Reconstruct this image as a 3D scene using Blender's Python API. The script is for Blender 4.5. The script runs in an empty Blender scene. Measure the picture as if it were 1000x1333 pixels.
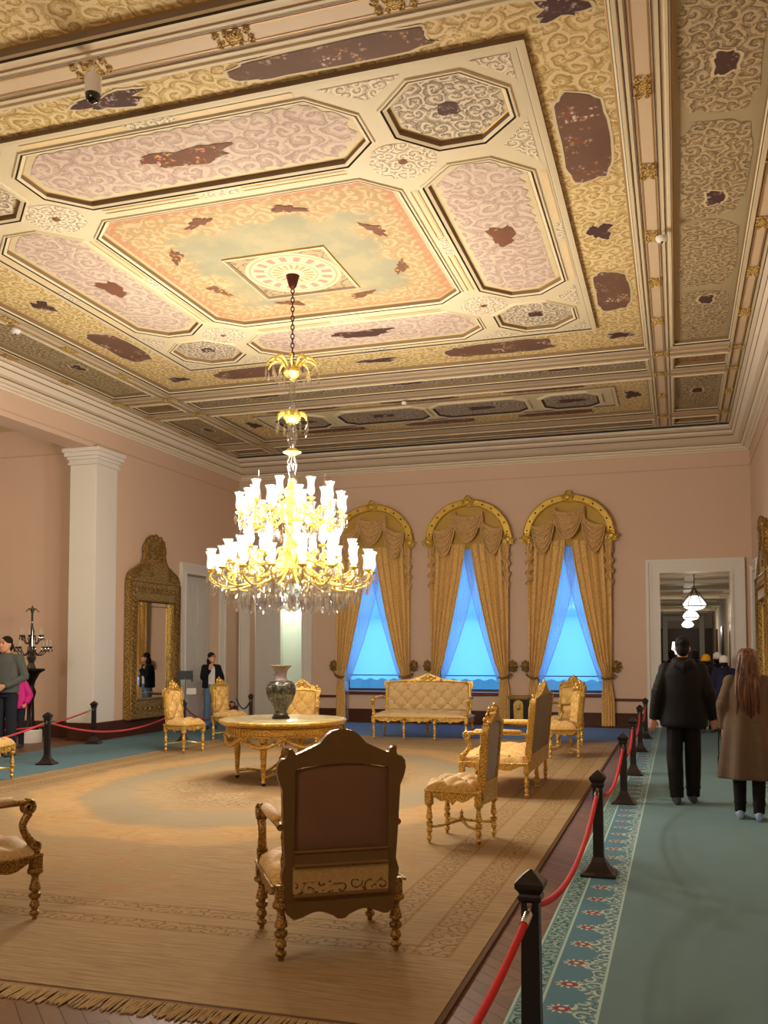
import bpy, math, random
from mathutils import Vector, Matrix
from mathutils.geometry import tessellate_polygon
random.seed(7)
PI = math.pi
S = bpy.context.scene
COL = S.collection

# ------------------------------------------------------------------ camera
yaw, pitch, roll = math.radians(17.472), math.radians(3.0535), math.radians(-0.113)
F = Vector((-math.sin(yaw)*math.cos(pitch), math.cos(yaw)*math.cos(pitch), math.sin(pitch)))
R0 = Vector((math.cos(yaw), math.sin(yaw), 0)); U0 = R0.cross(F)
R = R0*math.cos(roll)+U0*math.sin(roll); U = U0*math.cos(roll)-R0*math.sin(roll)
cd = bpy.data.cameras.new('camera'); cam = bpy.data.objects.new('camera', cd); COL.objects.link(cam)
cam.matrix_world = Matrix(((R.x, U.x, -F.x, 0), (R.y, U.y, -F.y, 0), (R.z, U.z, -F.z, 1.7), (0, 0, 0, 1)))
cd.sensor_fit = 'HORIZONTAL'; cd.sensor_width = 36; cd.lens = 43.68; cd.shift_y = 0.1171
cd.clip_end = 200
S.camera = cam

# ------------------------------------------------------------------ light and exposure
S.view_settings.view_transform = 'Standard'; S.view_settings.look = 'None'
S.view_settings.gamma = 1; S.view_settings.exposure = 0.0
S.cycles.sample_clamp_indirect = 5.0
S.cycles.sample_clamp_direct = 0.0
S.cycles.max_bounces = 8
S.cycles.transparent_max_bounces = 24
w = bpy.data.worlds.new('dusk'); S.world = w; w.use_nodes = True
w.node_tree.nodes['Background'].inputs[0].default_value = (0.10, 0.42, 0.85, 1)
w.node_tree.nodes['Background'].inputs[1].default_value = 0.75

def lamp(name, kind, loc, energy, color, size=0.1, rot=(0, 0, 0), size_y=None, parent=None):
    l = bpy.data.lights.new(name, kind); l.energy = energy; l.color = color
    if kind == 'AREA':
        l.size = size
        if size_y: l.shape = 'RECTANGLE'; l.size_y = size_y
    else: l.shadow_soft_size = size
    o = bpy.data.objects.new(name, l); COL.objects.link(o); o.location = loc; o.rotation_euler = rot
    if parent: o.parent = parent
    return o
WARM = (1.0, 0.90, 0.77)
# unseen lights added without fixtures: fill behind the camera, in annex and side room
lamp('hall_fill_light', 'POINT', (-4.6, -0.2, 4.4), 260, WARM, 0.5)
lamp('annex_fill_light', 'POINT', (-13.6, 9.0, 4.4), 260, WARM, 0.4)
lamp('side_room_light', 'POINT', (-9.9, 22.75, 3.3), 55, (0.93, 1.0, 0.9), 0.2)
for cx in (-7.08, -4.69, -2.35):      # dusk light through the windows
    lamp('window_daylight', 'AREA', (cx, 22.25, 2.3), 50, (0.16, 0.45, 1.0), 1.5, (-PI/2, 0, 0), 3.2)

# ------------------------------------------------------------------ geometry helpers
class MB:
    def __init__(s): s.v = []; s.f = []; s.m = []; s.M = Matrix.Identity(4)
    def at(s, loc=(0, 0, 0), rz=0, rx=0, ry=0, sc=1):
        s.M = Matrix.Translation(loc) @ Matrix.Rotation(rz, 4, 'Z') @ Matrix.Rotation(ry, 4, 'Y') @ Matrix.Rotation(rx, 4, 'X') @ Matrix.Scale(sc, 4); return s
    def add(s, vs, fs, m=0):
        b = len(s.v); M = s.M
        s.v += [tuple(M @ Vector(p)) for p in vs]
        s.f += [tuple(i+b for i in f) for f in fs]
        s.m += [m]*len(fs) if isinstance(m, int) else list(m)
        return s
    def box(s, c, d, m=0):
        x, y, z = c; a, b, h = d[0]/2, d[1]/2, d[2]/2
        vs = [(x+i*a, y+j*b, z+k*h) for k in (-1, 1) for j in (-1, 1) for i in (-1, 1)]
        return s.add(vs, [(0, 2, 3, 1), (4, 5, 7, 6), (0, 1, 5, 4), (2, 6, 7, 3), (0, 4, 6, 2), (1, 3, 7, 5)], m)
    def span(s, a, b, m=0):
        return s.box([(a[i]+b[i])/2 for i in range(3)], [abs(b[i]-a[i]) for i in range(3)], m)
    def grid(s, fn, nu, nv, m=0, cu=False):
        vs = [fn(i/nu, j/nv) for j in range(nv+1) for i in range(nu+(0 if cu else 1))]
        W = nu if cu else nu+1; fs = []
        for j in range(nv):
            for i in range(nu):
                i2 = (i+1) % W if cu else i+1
                fs.append((j*W+i, j*W+i2, (j+1)*W+i2, (j+1)*W+i))
        return s.add(vs, fs, m)
    def rings(s, rs, m=0, caps=True):
        n = len(rs[0]); vs = [p for r in rs for p in r]; fs = []
        for k in range(len(rs)-1):
            for i in range(n):
                j = (i+1) % n; fs.append((k*n+i, k*n+j, (k+1)*n+j, (k+1)*n+i))
        if caps: fs.append(tuple(range(n))[::-1]); fs.append(tuple((len(rs)-1)*n+i for i in range(n)))
        return s.add(vs, fs, m)
    def lathe(s, prof, n=16, m=0, c=(0, 0, 0), caps=True, sq=1.0):
        return s.rings([[(c[0]+max(r, 1e-4)*math.cos(2*PI*i/n), c[1]+sq*max(r, 1e-4)*math.sin(2*PI*i/n), c[2]+z) for i in range(n)] for r, z in prof], m, caps)
    def sqlathe(s, prof, m=0, c=(0, 0, 0)):
        return s.rings([[(c[0]+i*r, c[1]+j*r, c[2]+z) for i, j in ((-1, -1), (1, -1), (1, 1), (-1, 1))] for r, z in prof], m)
    def loft(s, rs, n=20, m=0):   # (cx,cy,z,rx,ry[,power])
        out = []
        for r in rs:
            p = r[5] if len(r) > 5 else 1.0
            ring = []
            for i in range(n):
                a = 2*PI*i/n; c_, s_ = math.cos(a), math.sin(a)
                ring.append((r[0]+r[3]*math.copysign(abs(c_)**p, c_), r[1]+r[4]*math.copysign(abs(s_)**p, s_), r[2]))
            out.append(ring)
        return s.rings(out, m)
    def tube(s, pts, rad, n=8, m=0, closed=False):
        P = [Vector(p) for p in pts]; N = len(P)
        if not isinstance(rad, (list, tuple)): rad = [rad]*N
        T = []
        for i in range(N):
            if closed: t = P[(i+1) % N]-P[i-1]
            else: t = P[min(i+1, N-1)]-P[max(i-1, 0)]
            T.append(t.normalized() if t.length > 1e-9 else Vector((0, 0, 1)))
        a = Vector((0, 0, 1)) if abs(T[0].z) < 0.9 else Vector((1, 0, 0))
        nv = T[0].cross(a).normalized(); rs = []
        for i in range(N):
            if i: nv = (nv-T[i]*nv.dot(T[i])); nv = nv.normalized() if nv.length > 1e-6 else T[i].orthogonal().normalized()
            b = T[i].cross(nv)
            rs.append([tuple(P[i]+(nv*math.cos(2*PI*k/n)+b*math.sin(2*PI*k/n))*rad[i]) for k in range(n)])
        if closed: rs.append(rs[0]); return s.rings(rs, m, False)
        return s.rings(rs, m)
    def ball(s, c, r, n=12, m=0):
        if not isinstance(r, (list, tuple)): r = (r, r, r)
        k = n//2
        rs = [[(c[0]+r[0]*math.sin(PI*(j+.02)/(k+.04))*math.cos(2*PI*i/n), c[1]+r[1]*math.sin(PI*(j+.02)/(k+.04))*math.sin(2*PI*i/n), c[2]-r[2]*math.cos(PI*j/k)) for i in range(n)] for j in range(k+1)]
        return s.rings(rs, m)
    def poly(s, outline, holes=(), fn=lambda p: (p[0], p[1], 0), m=0):
        loops = [[Vector((p[0], p[1], 0)) for p in l] for l in [outline]+list(holes)]
        flat = [p for l in loops for p in l]
        return s.add([fn(p) for p in flat], [tuple(t) for t in tessellate_polygon(loops)], m)
    def plate(s, outline, holes, fn, t0, t1, m=0, me=None):
        # solid plate; fn(p, t) -> 3d
        loops = [list(l) for l in [outline]+list(holes)]
        s.poly(outline, holes, lambda p: fn(p, t0), m); s.poly(outline, holes, lambda p: fn(p, t1), m)
        for l in loops:
            n = len(l)
            s.add([fn(p, t0) for p in l]+[fn(p, t1) for p in l], [(i, (i+1) % n, n+(i+1) % n, n+i) for i in range(n)], m if me is None else me)
        return s
    def build(s, name, mats, parent=None, smooth=35, bevel=0, sub=0, remesh=0, kind=None, origin=None, seg=2):
        me = bpy.data.meshes.new(name)
        vs = s.v
        if origin: vs = [(a-origin[0], b-origin[1], c-origin[2]) for a, b, c in vs]
        me.from_pydata(vs, [], s.f)
        if not isinstance(mats, (list, tuple)): mats = [mats]
        for mt in mats: me.materials.append(mt)
        me.polygons.foreach_set('material_index', s.m)
        if smooth:
            me.polygons.foreach_set('use_smooth', [True]*len(s.f))
            if not remesh and smooth < 180: me.set_sharp_from_angle(angle=math.radians(smooth))
        me.update()
        o = bpy.data.objects.new(name, me); COL.objects.link(o)
        if origin: o.location = origin
        if parent: o.parent = parent
        if kind: o['kind'] = kind
        if remesh:
            r = o.modifiers.new('r', 'REMESH'); r.mode = 'VOXEL'; r.voxel_size = remesh; r.use_smooth_shade = True
            k = o.modifiers.new('s', 'SMOOTH'); k.factor = 0.6; k.iterations = 4
        if bevel:
            b = o.modifiers.new('b', 'BEVEL'); b.width = bevel; b.segments = seg; b.limit_method = 'ANGLE'; b.angle_limit = math.radians(40)
        if sub:
            u = o.modifiers.new('u', 'SUBSURF'); u.levels = sub; u.render_levels = sub
        return o

def thing(name, label, cat, loc=(0, 0, 0), rz=0, group=None):
    o = bpy.data.objects.new(name, None); COL.objects.link(o); o.empty_display_size = 0.1
    o.location = loc; o.rotation_euler = (0, 0, rz); o['label'] = label; o['category'] = cat
    if group: o['group'] = group
    return o
def tag(o, label, cat, group=None):
    o['label'] = label; o['category'] = cat
    if group: o['group'] = group
    return o
def dup(root, loc, rz, label, group=None):
    r = root.copy(); COL.objects.link(r); r.location = loc; r.rotation_euler = (0, 0, rz); r['label'] = label
    if group: r['group'] = group
    for ch in list(root.children):
        c = ch.copy(); COL.objects.link(c); c.parent = r
        for g in list(ch.children):
            d = g.copy(); COL.objects.link(d); d.parent = c
    return r
def lerp(a, b, t): return a+(b-a)*t
def catmull(pts, n=6):
    P = [Vector(p) for p in pts]; P = [P[0]*2-P[1]]+P+[P[-1]*2-P[-2]]; out = []
    for i in range(1, len(P)-2):
        for k in range(n):
            t = k/n; a, b, c, d = P[i-1:i+3]
            out.append(0.5*((2*b)+(c-a)*t+(2*a-5*b+4*c-d)*t*t+(3*b-a-3*c+d)*t**3))
    out.append(P[-2]); return out
def spiral(c, r, turns=1.5, ax='xz', a0=0, hand=1, n=22, rmin=0.12):
    out = []
    for i in range(n):
        t = i/(n-1); rr = r*lerp(1, rmin, t); a = a0+hand*t*turns*2*PI
        p, q = rr*math.cos(a), rr*math.sin(a)
        out.append((c[0]+p, c[1], c[2]+q) if ax == 'xz' else (c[0], c[1]+p, c[2]+q) if ax == 'yz' else (c[0]+p, c[1]+q, c[2]))
    return out

# ------------------------------------------------------------------ materials
def srgb(r, g, b):
    f = lambda c: (c/255/12.92) if c/255 <= 0.04045 else ((c/255+0.055)/1.055)**2.4
    return (f(r), f(g), f(b), 1)
class N:
    def __init__(s, name):
        s.mat = bpy.data.materials.new(name); s.mat.use_nodes = True; s.t = s.mat.node_tree
        s.b = s.t.nodes['Principled BSDF']; s.out = s.t.nodes['Material Output']
    def nd(s, typ, **kw):
        n = s.t.nodes.new(typ)
        for k, v in kw.items(): setattr(n, k, v)
        return n
    def lk(s, a, b):
        if isinstance(a, (int, float)): b.default_value = a
        elif isinstance(a, tuple): b.default_value = a
        else: s.t.links.new(a, b)
    def math(s, op, a, b=0, c=0, clamp=False):
        n = s.nd('ShaderNodeMath', operation=op, use_clamp=clamp); s.lk(a, n.inputs[0]); s.lk(b, n.inputs[1])
        if op in ('SMOOTH_MIN', 'MULTIPLY_ADD', 'COMPARE'): s.lk(c, n.inputs[2])
        return n.outputs[0]
    def vm(s, op, a, b=(0, 0, 0)):
        n = s.nd('ShaderNodeVectorMath', operation=op); s.lk(a, n.inputs[0])
        if op == 'SCALE': s.lk(b, n.inputs['Scale'])
        else: s.lk(b, n.inputs[1])
        return n.outputs['Value'] if op in ('LENGTH', 'DOT_PRODUCT') else n.outputs[0]
    def mix(s, f, a, b):
        n = s.nd('ShaderNodeMix', data_type='RGBA'); s.lk(f, n.inputs[0]); s.lk(a, n.inputs[6]); s.lk(b, n.inputs[7]); return n.outputs[2]
    def step(s, x, a, b):
        n = s.nd('ShaderNodeMapRange', interpolation_type='SMOOTHSTEP'); s.lk(x, n.inputs[0]); n.inputs[1].default_value = a; n.inputs[2].default_value = b; return n.outputs[0]
    def co(s, kind='Object'): return s.nd('ShaderNodeTexCoord').outputs[kind]
    def map(s, v, sc=(1, 1, 1), rot=(0, 0, 0), loc=(0, 0, 0)):
        n = s.nd('ShaderNodeMapping'); s.lk(v, n.inputs[0]); n.inputs['Scale'].default_value = sc; n.inputs['Rotation'].default_value = rot; n.inputs['Location'].default_value = loc; return n.outputs[0]
    def noise(s, v, sc, det=3, rough=.5, col=False):
        n = s.nd('ShaderNodeTexNoise'); s.lk(v, n.inputs['Vector']); n.inputs['Scale'].default_value = sc; n.inputs['Detail'].default_value = det; n.inputs['Roughness'].default_value = rough
        return n.outputs['Color'] if col else n.outputs[0]
    def xyz(s, v):
        n = s.nd('ShaderNodeSeparateXYZ'); s.lk(v, n.inputs[0]); return n.outputs
    def comb(s, x, y, z=0):
        n = s.nd('ShaderNodeCombineXYZ'); s.lk(x, n.inputs[0]); s.lk(y, n.inputs[1]); s.lk(z, n.inputs[2]); return n.outputs[0]
    def scroll(s, v, sc, warp=.3, freq=15, rnd=1.0):
        v = s.vm('SCALE', v, sc)
        nz = s.vm('SCALE', s.vm('SUBTRACT', s.noise(v, 1.3, 2, col=True), (.5, .5, .5)), warp*2)
        v = s.vm('ADD', v, nz)
        x = s.xyz(v); v2 = s.comb(x[0], x[1], 0)
        vo = s.nd('ShaderNodeTexVoronoi', voronoi_dimensions='2D'); s.lk(v2, vo.inputs['Vector']); vo.inputs['Scale'].default_value = 1; vo.inputs['Randomness'].default_value = rnd
        l = s.xyz(s.vm('SUBTRACT', v2, vo.outputs['Position'])); c = s.xyz(vo.outputs['Color'])
        ang = s.math('ARCTAN2', l[1], l[0]); sg = s.math('SUBTRACT', s.math('MULTIPLY', s.math('GREATER_THAN', c[0], .5), 2), 1)
        ph = s.math('ADD', s.math('ADD', s.math('MULTIPLY', ang, sg), s.math('MULTIPLY', vo.outputs['Distance'], freq)), s.math('MULTIPLY', c[1], 6.28))
        a = s.math('SINE', ph); b = s.math('SINE', s.math('ADD', ph, 2.0))
        return s.step(a, .1, .7), s.step(b, .45, .95), vo
    def pr(s, col=None, rough=.6, metal=0, spec=.3, bump=None, bs=.3, bd=.01, **kw):
        b = s.b
        if col is not None: s.lk(col, b.inputs['Base Color'])
        s.lk(rough, b.inputs['Roughness']); s.lk(metal, b.inputs['Metallic']); b.inputs['Specular IOR Level'].default_value = spec
        for k, v in kw.items(): s.lk(v, b.inputs[k])
        if bump is not None:
            n = s.nd('ShaderNodeBump'); n.inputs['Strength'].default_value = bs; n.inputs['Distance'].default_value = bd; s.lk(bump, n.inputs['Height']); s.t.links.new(n.outputs[0], b.inputs['Normal'])
        return s.mat
def plain(name, rgb, rough=.6, metal=0, spec=.3, var=.06, sc=6, bump=0):
    n = N(name); c = srgb(*rgb); v = n.co(); z = n.noise(v, sc, 4)
    col = n.mix(z, tuple(x*(1-var) for x in c[:3])+(1,), tuple(min(1, x*(1+var)) for x in c[:3])+(1,))
    return n.pr(col, rough, metal, spec, bump=z if bump else None, bs=bump)
def orn(name, bg, light, dark, sc=3, warp=.3, freq=15, amt=.9, damt=.6, rough=.75, bg2=None, metal=0, swz=None, bump=0, fine=True):
    n = N(name); v = n.co()
    if swz == 'side': x = n.xyz(v); v = n.comb(n.math('ADD', x[0], x[1]), x[2], 0)
    elif swz: x = n.xyz(v); v = n.comb(x[swz[0]], x[swz[1]], 0)
    h, d, vo = n.scroll(v, sc, warp, freq)
    base = srgb(*bg)
    base = n.mix(n.step(n.noise(v, sc*.35, 3), .35, .65), base, srgb(*(bg2 or tuple(int(c*.9) for c in bg))))
    if fine:
        h2, d2, _ = n.scroll(v, sc*2.6, warp, freq)
        base = n.mix(n.math('MULTIPLY', d2, damt*.55), base, srgb(*dark)); base = n.mix(n.math('MULTIPLY', h2, amt*.5), base, srgb(*light))
    c = n.mix(n.math('MULTIPLY', d, damt), base, srgb(*dark)); c = n.mix(n.math('MULTIPLY', h, amt), c, srgb(*light))
    return n.pr(c, rough, metal, .25, bump=h if bump else None, bs=bump)
XL, XR, YN, YB, ZB = -10.75, 1.58, -1.6, 21.7, 6.46
CX, CY = -4.585, 10.78
M = {}
M['pink'] = plain('wall_paint', (212, 184, 160), .75, var=.03, sc=1.2)
M['frieze'] = plain('frieze_paint', (200, 170, 146), .75, var=.03, sc=1.2)
M['cream'] = plain('cream_plaster', (208, 194, 158), .6, var=.05, sc=4)
M['cornice'] = plain('cornice_paint', (226, 212, 188), .6, var=.04, sc=3)
M['gap'] = plain('dark_line', (58, 44, 30), .8)
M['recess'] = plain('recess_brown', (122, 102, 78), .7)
M['beige'] = plain('beige_band', (222, 196, 146), .6)
M['beam'] = plain('beam_pink', (206, 184, 150), .6)
M['gline'] = plain('gilt_line', (168, 128, 66), .5, .3)
M['gcl'] = orn('gilt_clip', (176, 138, 66), (226, 194, 116), (84, 56, 24), 16, .2, 14, bump=.6)
M['wood'] = plain('dark_wood', (74, 40, 26), .35, var=.35, sc=9)
M['rail'] = plain('rail_wood', (96, 44, 32), .4)
M['white'] = plain('white_paint', (222, 218, 208), .45, var=.02)
M['door'] = plain('door_paint', (205, 203, 196), .45, var=.02)
M['oP'] = orn('panel_mauve', (186, 166, 148), (212, 194, 172), (156, 130, 118), 4.0, .4, 13, .6, .5, bg2=(178, 154, 138))
M['oD'] = orn('octagon_grey', (170, 154, 128), (226, 212, 184), (108, 92, 72), 7.0, .35, 13, .75, .7)
M['oK'] = orn('corner_ornament', (202, 188, 156), (228, 216, 186), (132, 116, 94), 8.5, .25, 13, .9, .8, bg2=(206, 186, 158))
M['oF'] = orn('field_gold', (200, 172, 112), (228, 208, 160), (146, 114, 66), 5.2, .35, 13, .65, .6, bg2=(190, 164, 100))
M['oE'] = orn('strip_olive', (154, 136, 102), (196, 176, 136), (96, 76, 50), 6.5, .35, 13, .7, .65)
M['oG'] = orn('strip_grey', (146, 132, 112), (182, 166, 140), (84, 70, 56), 5.4, .3, 15, .75, .7)
M['oR'] = orn('strip_reddish', (134, 104, 76), (176, 146, 104), (84, 48, 34), 7, .3, 15, .75, .7)
M['plainP'] = plain('panel_border', (206, 190, 150), .7)
M['plainE'] = plain('strip_border', (166, 152, 116), .7)
def center_mat():
    n = N('centre_painting'); v = n.co(); x = n.xyz(v)
    ax = n.math('ABSOLUTE', n.math('SUBTRACT', x[0], .11)); ay = n.math('ABSOLUTE', n.math('MULTIPLY', n.math('ADD', x[1], .32), 1.04)); d = n.math('MAXIMUM', ax, ay); dq = n.math('MAXIMUM', n.math('ABSOLUTE', x[0]), n.math('ABSOLUTE', x[1]))
    dd = n.math('MAXIMUM', d, n.math('SUBTRACT', n.math('ADD', ax, ay), 1.48))
    h, dk, vo = n.scroll(v, 5.0, .5, 11)
    nz = n.noise(v, 2.2, 5, .65); nf = n.noise(v, 24, 3)
    c = n.mix(n.step(nz, .42, .6), srgb(146, 142, 114), srgb(160, 150, 116))
    cl = n.mix(h, srgb(164, 140, 98), srgb(188, 166, 126)); cl = n.mix(n.math('MULTIPLY', dk, .45), cl, srgb(196, 150, 104))
    wav = n.math('ADD', dd, n.math('MULTIPLY', n.math('SUBTRACT', nz, .5), 1.1))
    c = n.mix(n.step(wav, 1.08, 1.26), c, cl)
    # scalloped red hem
    ph = n.math('SINE', n.math('MULTIPLY', n.math('ADD', x[0], x[1]), 42))
    e = n.math('ADD', dd, n.math('MULTIPLY', ph, .035)); e = n.math('ADD', e, n.math('MULTIPLY', n.math('SUBTRACT', nf, .5), .1))
    c = n.mix(n.math('MULTIPLY', n.step(e, 1.60, 1.66), n.math('ADD', n.math('MULTIPLY', ph, .18), .62)), c, srgb(184, 122, 90))
    c = n.mix(n.step(dd, 1.72, 1.73), c, srgb(200, 176, 140))
    c = n.mix(n.math('MULTIPLY', n.step(nf, .52, .7), .25), c, srgb(150, 134, 100))
    # painted rosette
    r = n.vm('LENGTH', n.comb(x[0], n.math('MULTIPLY', x[1], 1.0))); a = n.math('ARCTAN2', x[1], x[0])
    sq = n.math('LESS_THAN', dq, .66)
    rc = n.mix(n.step(r, .60, .62), srgb(206, 188, 152), srgb(166, 146, 112))
    rc = n.mix(n.math('MULTIPLY', dk, n.math('GREATER_THAN', r, .62)), rc, srgb(130, 112, 84))
    pe = n.math('SINE', n.math('MULTIPLY', a, 16)); p2 = n.math('SINE', n.math('MULTIPLY', a, 18))
    ringA = n.math('MULTIPLY', n.math('MULTIPLY', n.step(r, .36, .38), n.math('LESS_THAN', r, .5)), n.step(pe, -.1, .2))
    rc = n.mix(ringA, rc, srgb(200, 134, 112))
    ringB = n.math('MULTIPLY', n.math('MULTIPLY', n.step(r, .13, .14), n.math('LESS_THAN', r, .27)), n.step(p2, 0, .2))
    rc = n.mix(ringB, rc, srgb(206, 140, 90))
    rc = n.mix(n.math('COMPARE', r, .555, .012), rc, srgb(190, 150, 110)); rc = n.mix(n.math('COMPARE', r, .31, .01), rc, srgb(190, 150, 110))
    return n.pr(n.mix(sq, c, rc), .75)
M['centre'] = center_mat()
def bouquet_mat(name, dark, cols, sc=14):
    n = N(name); v = n.co(); z = n.noise(v, 9, 4)
    vo = n.nd('ShaderNodeTexVoronoi'); n.lk(v, vo.inputs['Vector']); vo.inputs['Scale'].default_value = sc*1.5
    c3 = n.xyz(vo.outputs['Color'])
    f = n.mix(n.step(c3[0], .45, .5), srgb(*cols[0]), srgb(*cols[1])); f = n.mix(n.step(c3[1], .68, .72), f, srgb(*cols[2]))
    msk = n.math('MULTIPLY', n.math('MULTIPLY', n.step(z, .48, .6), n.step(n.noise(v, 2.6, 3), .45, .6)), n.math('LESS_THAN', vo.outputs['Distance'], .5))
    base = n.mix(n.noise(v, 1.6, 3), srgb(*dark), tuple(1.8*q for q in srgb(*dark)[:3])+(1,))
    return n.pr(n.mix(msk, base, f), .75)
M['cart'] = bouquet_mat('cartouche_brown', (92, 66, 50), ((168, 128, 84), (206, 190, 176), (146, 80, 52)), 18)
M['bq'] = bouquet_mat('bouquet', (96, 62, 44), ((210, 130, 100), (214, 164, 60), (104, 104, 76)), 16)
M['bqw'] = bouquet_mat('bouquet_dark', (66, 44, 38), ((210, 196, 190), (150, 120, 100), (190, 150, 130)), 22)

# ---------------------------------------------------------------- ceiling
CM = ['cream', 'gap', 'recess', 'beige', 'beam', 'gline', 'gcl', 'oP', 'oD', 'oK', 'oF', 'oE', 'oG', 'oR', 'plainP', 'plainE', 'centre', 'cart', 'bq', 'bqw']
CI = {k: i for i, k in enumerate(CM)}
cb = MB()
def inset(poly, d):
    n = len(poly); out = []
    for i in range(n):
        p0, p1, p2 = Vector(poly[i-1]), Vector(poly[i]), Vector(poly[(i+1) % n])
        a = (p1-p0).normalized(); b = (p2-p1).normalized()
        n1 = Vector((-a.y, a.x)); n2 = Vector((-b.y, b.x)); m = (n1+n2)/(1+n1.dot(n2))
        out.append(tuple(p1+m*d))
    return out
def rect(x0, y0, x1, y1): return [(x0, y0), (x1, y0), (x1, y1), (x0, y1)]
def octa(cx, cy, hx, hy, c): return [(cx-hx, cy-hy+c), (cx-hx+c, cy-hy), (cx+hx-c, cy-hy), (cx+hx, cy-hy+c), (cx+hx, cy+hy-c), (cx+hx-c, cy+hy), (cx-hx+c, cy+hy), (cx-hx, cy+hy-c)]
def frame(mb, poly, prof, mi, last=None):
    # prof: (inset, z, matkey); first entry is the start
    prev = None; n = len(poly)
    for ins, z, mk in prof:
        ring = [(x, y, z) for x, y in inset(poly, ins)]
        if prev: mb.add(prev+ring, [(i, (i+1) % n, n+(i+1) % n, n+i) for i in range(n)], mi[mk])
        prev = ring
    return [(p[0], p[1]) for p in prev], prev[0][2]
def blob(cx, cy, rx, ry, n=36, am=.16, seed=0, pw=.6, rot=0):
    rn = random.Random(seed); ph = [rn.uniform(0, 6.28) for _ in range(4)]; out = []
    for i in range(n):
        a = 2*PI*i/n; k = 1+am*(.5*math.sin(3*a+ph[0])+.4*math.sin(7*a+ph[1])+.3*math.sin(11*a+ph[2]))
        x = rx*k*math.copysign(abs(math.cos(a))**pw, math.cos(a)); y = ry*k*math.copysign(abs(math.sin(a))**pw, math.sin(a))
        out.append((cx+x*math.cos(rot)-y*math.sin(rot), cy+x*math.sin(rot)+y*math.cos(rot)))
    return out
def flat(poly, z, mk, holes=()): cb.poly(poly, holes, lambda p: (p[0], p[1], z), CI[mk])
def cartouche(cx, cy, rx, ry, z, mk='cart', seed=0, am=.12, pw=.55):
    flat(blob(cx, cy, rx+.03, ry+.03, am=am, seed=seed, pw=pw), z-.004, 'plainP')
    flat(blob(cx, cy, rx, ry, am=am, seed=seed, pw=pw), z-.008, mk)

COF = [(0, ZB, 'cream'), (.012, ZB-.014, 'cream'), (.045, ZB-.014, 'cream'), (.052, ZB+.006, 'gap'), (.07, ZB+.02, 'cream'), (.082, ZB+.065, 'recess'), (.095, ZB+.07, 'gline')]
cells = []
def coffer(x0, y0, x1, y1, mk, border=None, hole=(), e=.095):
    # x0.. are the edges of the painted panel; the mouldings stand outside it
    k = e/.095; prof = [(i*k, z, m) for i, z, m in COF]
    cells.append(rect(x0-e, y0-e, x1+e, y1+e))
    poly, z = frame(cb, rect(x0-e, y0-e, x1+e, y1+e), prof, CI)
    flat(poly, z, border or mk, hole)
    if border:
        n_ = max(1, round((y1-y0)/2.1)); L = (y1-y0)/n_
        for j in range(n_): flat(blob((x0+x1)/2, y0+L*(j+.5), (x1-x0)/2-.05, L/2-.06, n=60, am=.07, seed=int(abs(x0*7+y0))+j, pw=.5), z-.004, mk)
    return poly, z
BX0, BX1, BY0, BY1 = -8.83, -.44, 6.62, 14.97
PX, PY, PHX, PHY = -4.485, 10.53, 3.42, 3.47
f = coffer(BX0, BY0, BX1, BY1, 'oF', hole=[rect(PX-PHX+.01, PY-PHY+.01, PX+PHX-.01, PY+PHY-.01)])
zf = f[1]
MOLD = [(0, zf, 'cream'), (.0, zf-.045, 'recess'), (.045, zf-.05, 'cream'), (.07, zf-.05, 'cream'), (.078, zf-.035, 'gap')]
inner, zi = frame(cb, rect(PX-PHX, PY-PHY, PX+PHX, PY+PHY), MOLD, CI)
holes = []
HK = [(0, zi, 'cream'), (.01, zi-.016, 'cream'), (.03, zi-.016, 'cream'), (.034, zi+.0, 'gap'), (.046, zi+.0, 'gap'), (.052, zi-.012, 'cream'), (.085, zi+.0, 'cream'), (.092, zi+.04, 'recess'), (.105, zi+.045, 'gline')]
def sunk(poly, mk, border=None, bm=.07):
    holes.append(poly)
    pl, z = frame(cb, poly, HK, CI)
    flat(pl, z, border or mk)
    if border:
        ps = inset(pl, bm); q = []
        n = len(ps)
        for i in range(n):
            a, b = ps[i], ps[(i+1) % n]; L = math.dist(a, b); k = max(2, int(L/.06))
            nx, ny = -(b[1]-a[1])/L, (b[0]-a[0])/L
            for j in range(k):
                t = j/k; o = .022*math.sin(j*1.9+i)+.014*math.sin(j*4.3)
                q.append((lerp(a[0], b[0], t)+nx*o, lerp(a[1], b[1], t)+ny*o))
        flat(q, z-.004, mk)
    return z
zc = sunk(octa(PX-.02, PY-.03, 1.87, 1.80, .36), 'centre')
for s in (-1, 1):
    z1 = sunk(octa(PX+s*2.62, PY, .60, 1.84, .38), 'oP', 'plainP')
    sunk(octa(PX, PY+s*2.66, 1.86, .62, .38), 'oP', 'plainP')
    for t in (-1, 1): sunk(octa(PX+s*2.62, PY+t*2.66, .60, .60, .36), 'oD', 'plainP', .03)
flat(inner, zi, 'cream', holes)
for s in (-1, 1):
    for t in (-1, 1):
        flat(blob(PX+s*2.0, PY+t*2.0, .33, .33, 32, .05, 3, 1.0, 0), zi-.004, 'oK')
        flat(blob(PX+s*2.0, PY+t*2.0, .045, .045, 12, .1, 3), zi-.007, 'bq')
        flat([(PX+s*a, PY+t*b) for a, b in ((3.28, 2.98), (3.28, 3.33), (2.95, 3.33))], zi-.004, 'oK')
        flat([(PX+s*3.28, PY+t*1.62), (PX+s*3.28, PY+t*2.36), (PX+s*3.0, PY+t*2.0)], zi-.004, 'oK')
        flat([(PX+s*1.62, PY+t*3.33), (PX+s*2.36, PY+t*3.33), (PX+s*2.0, PY+t*3.05)], zi-.004, 'oK')
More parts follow.
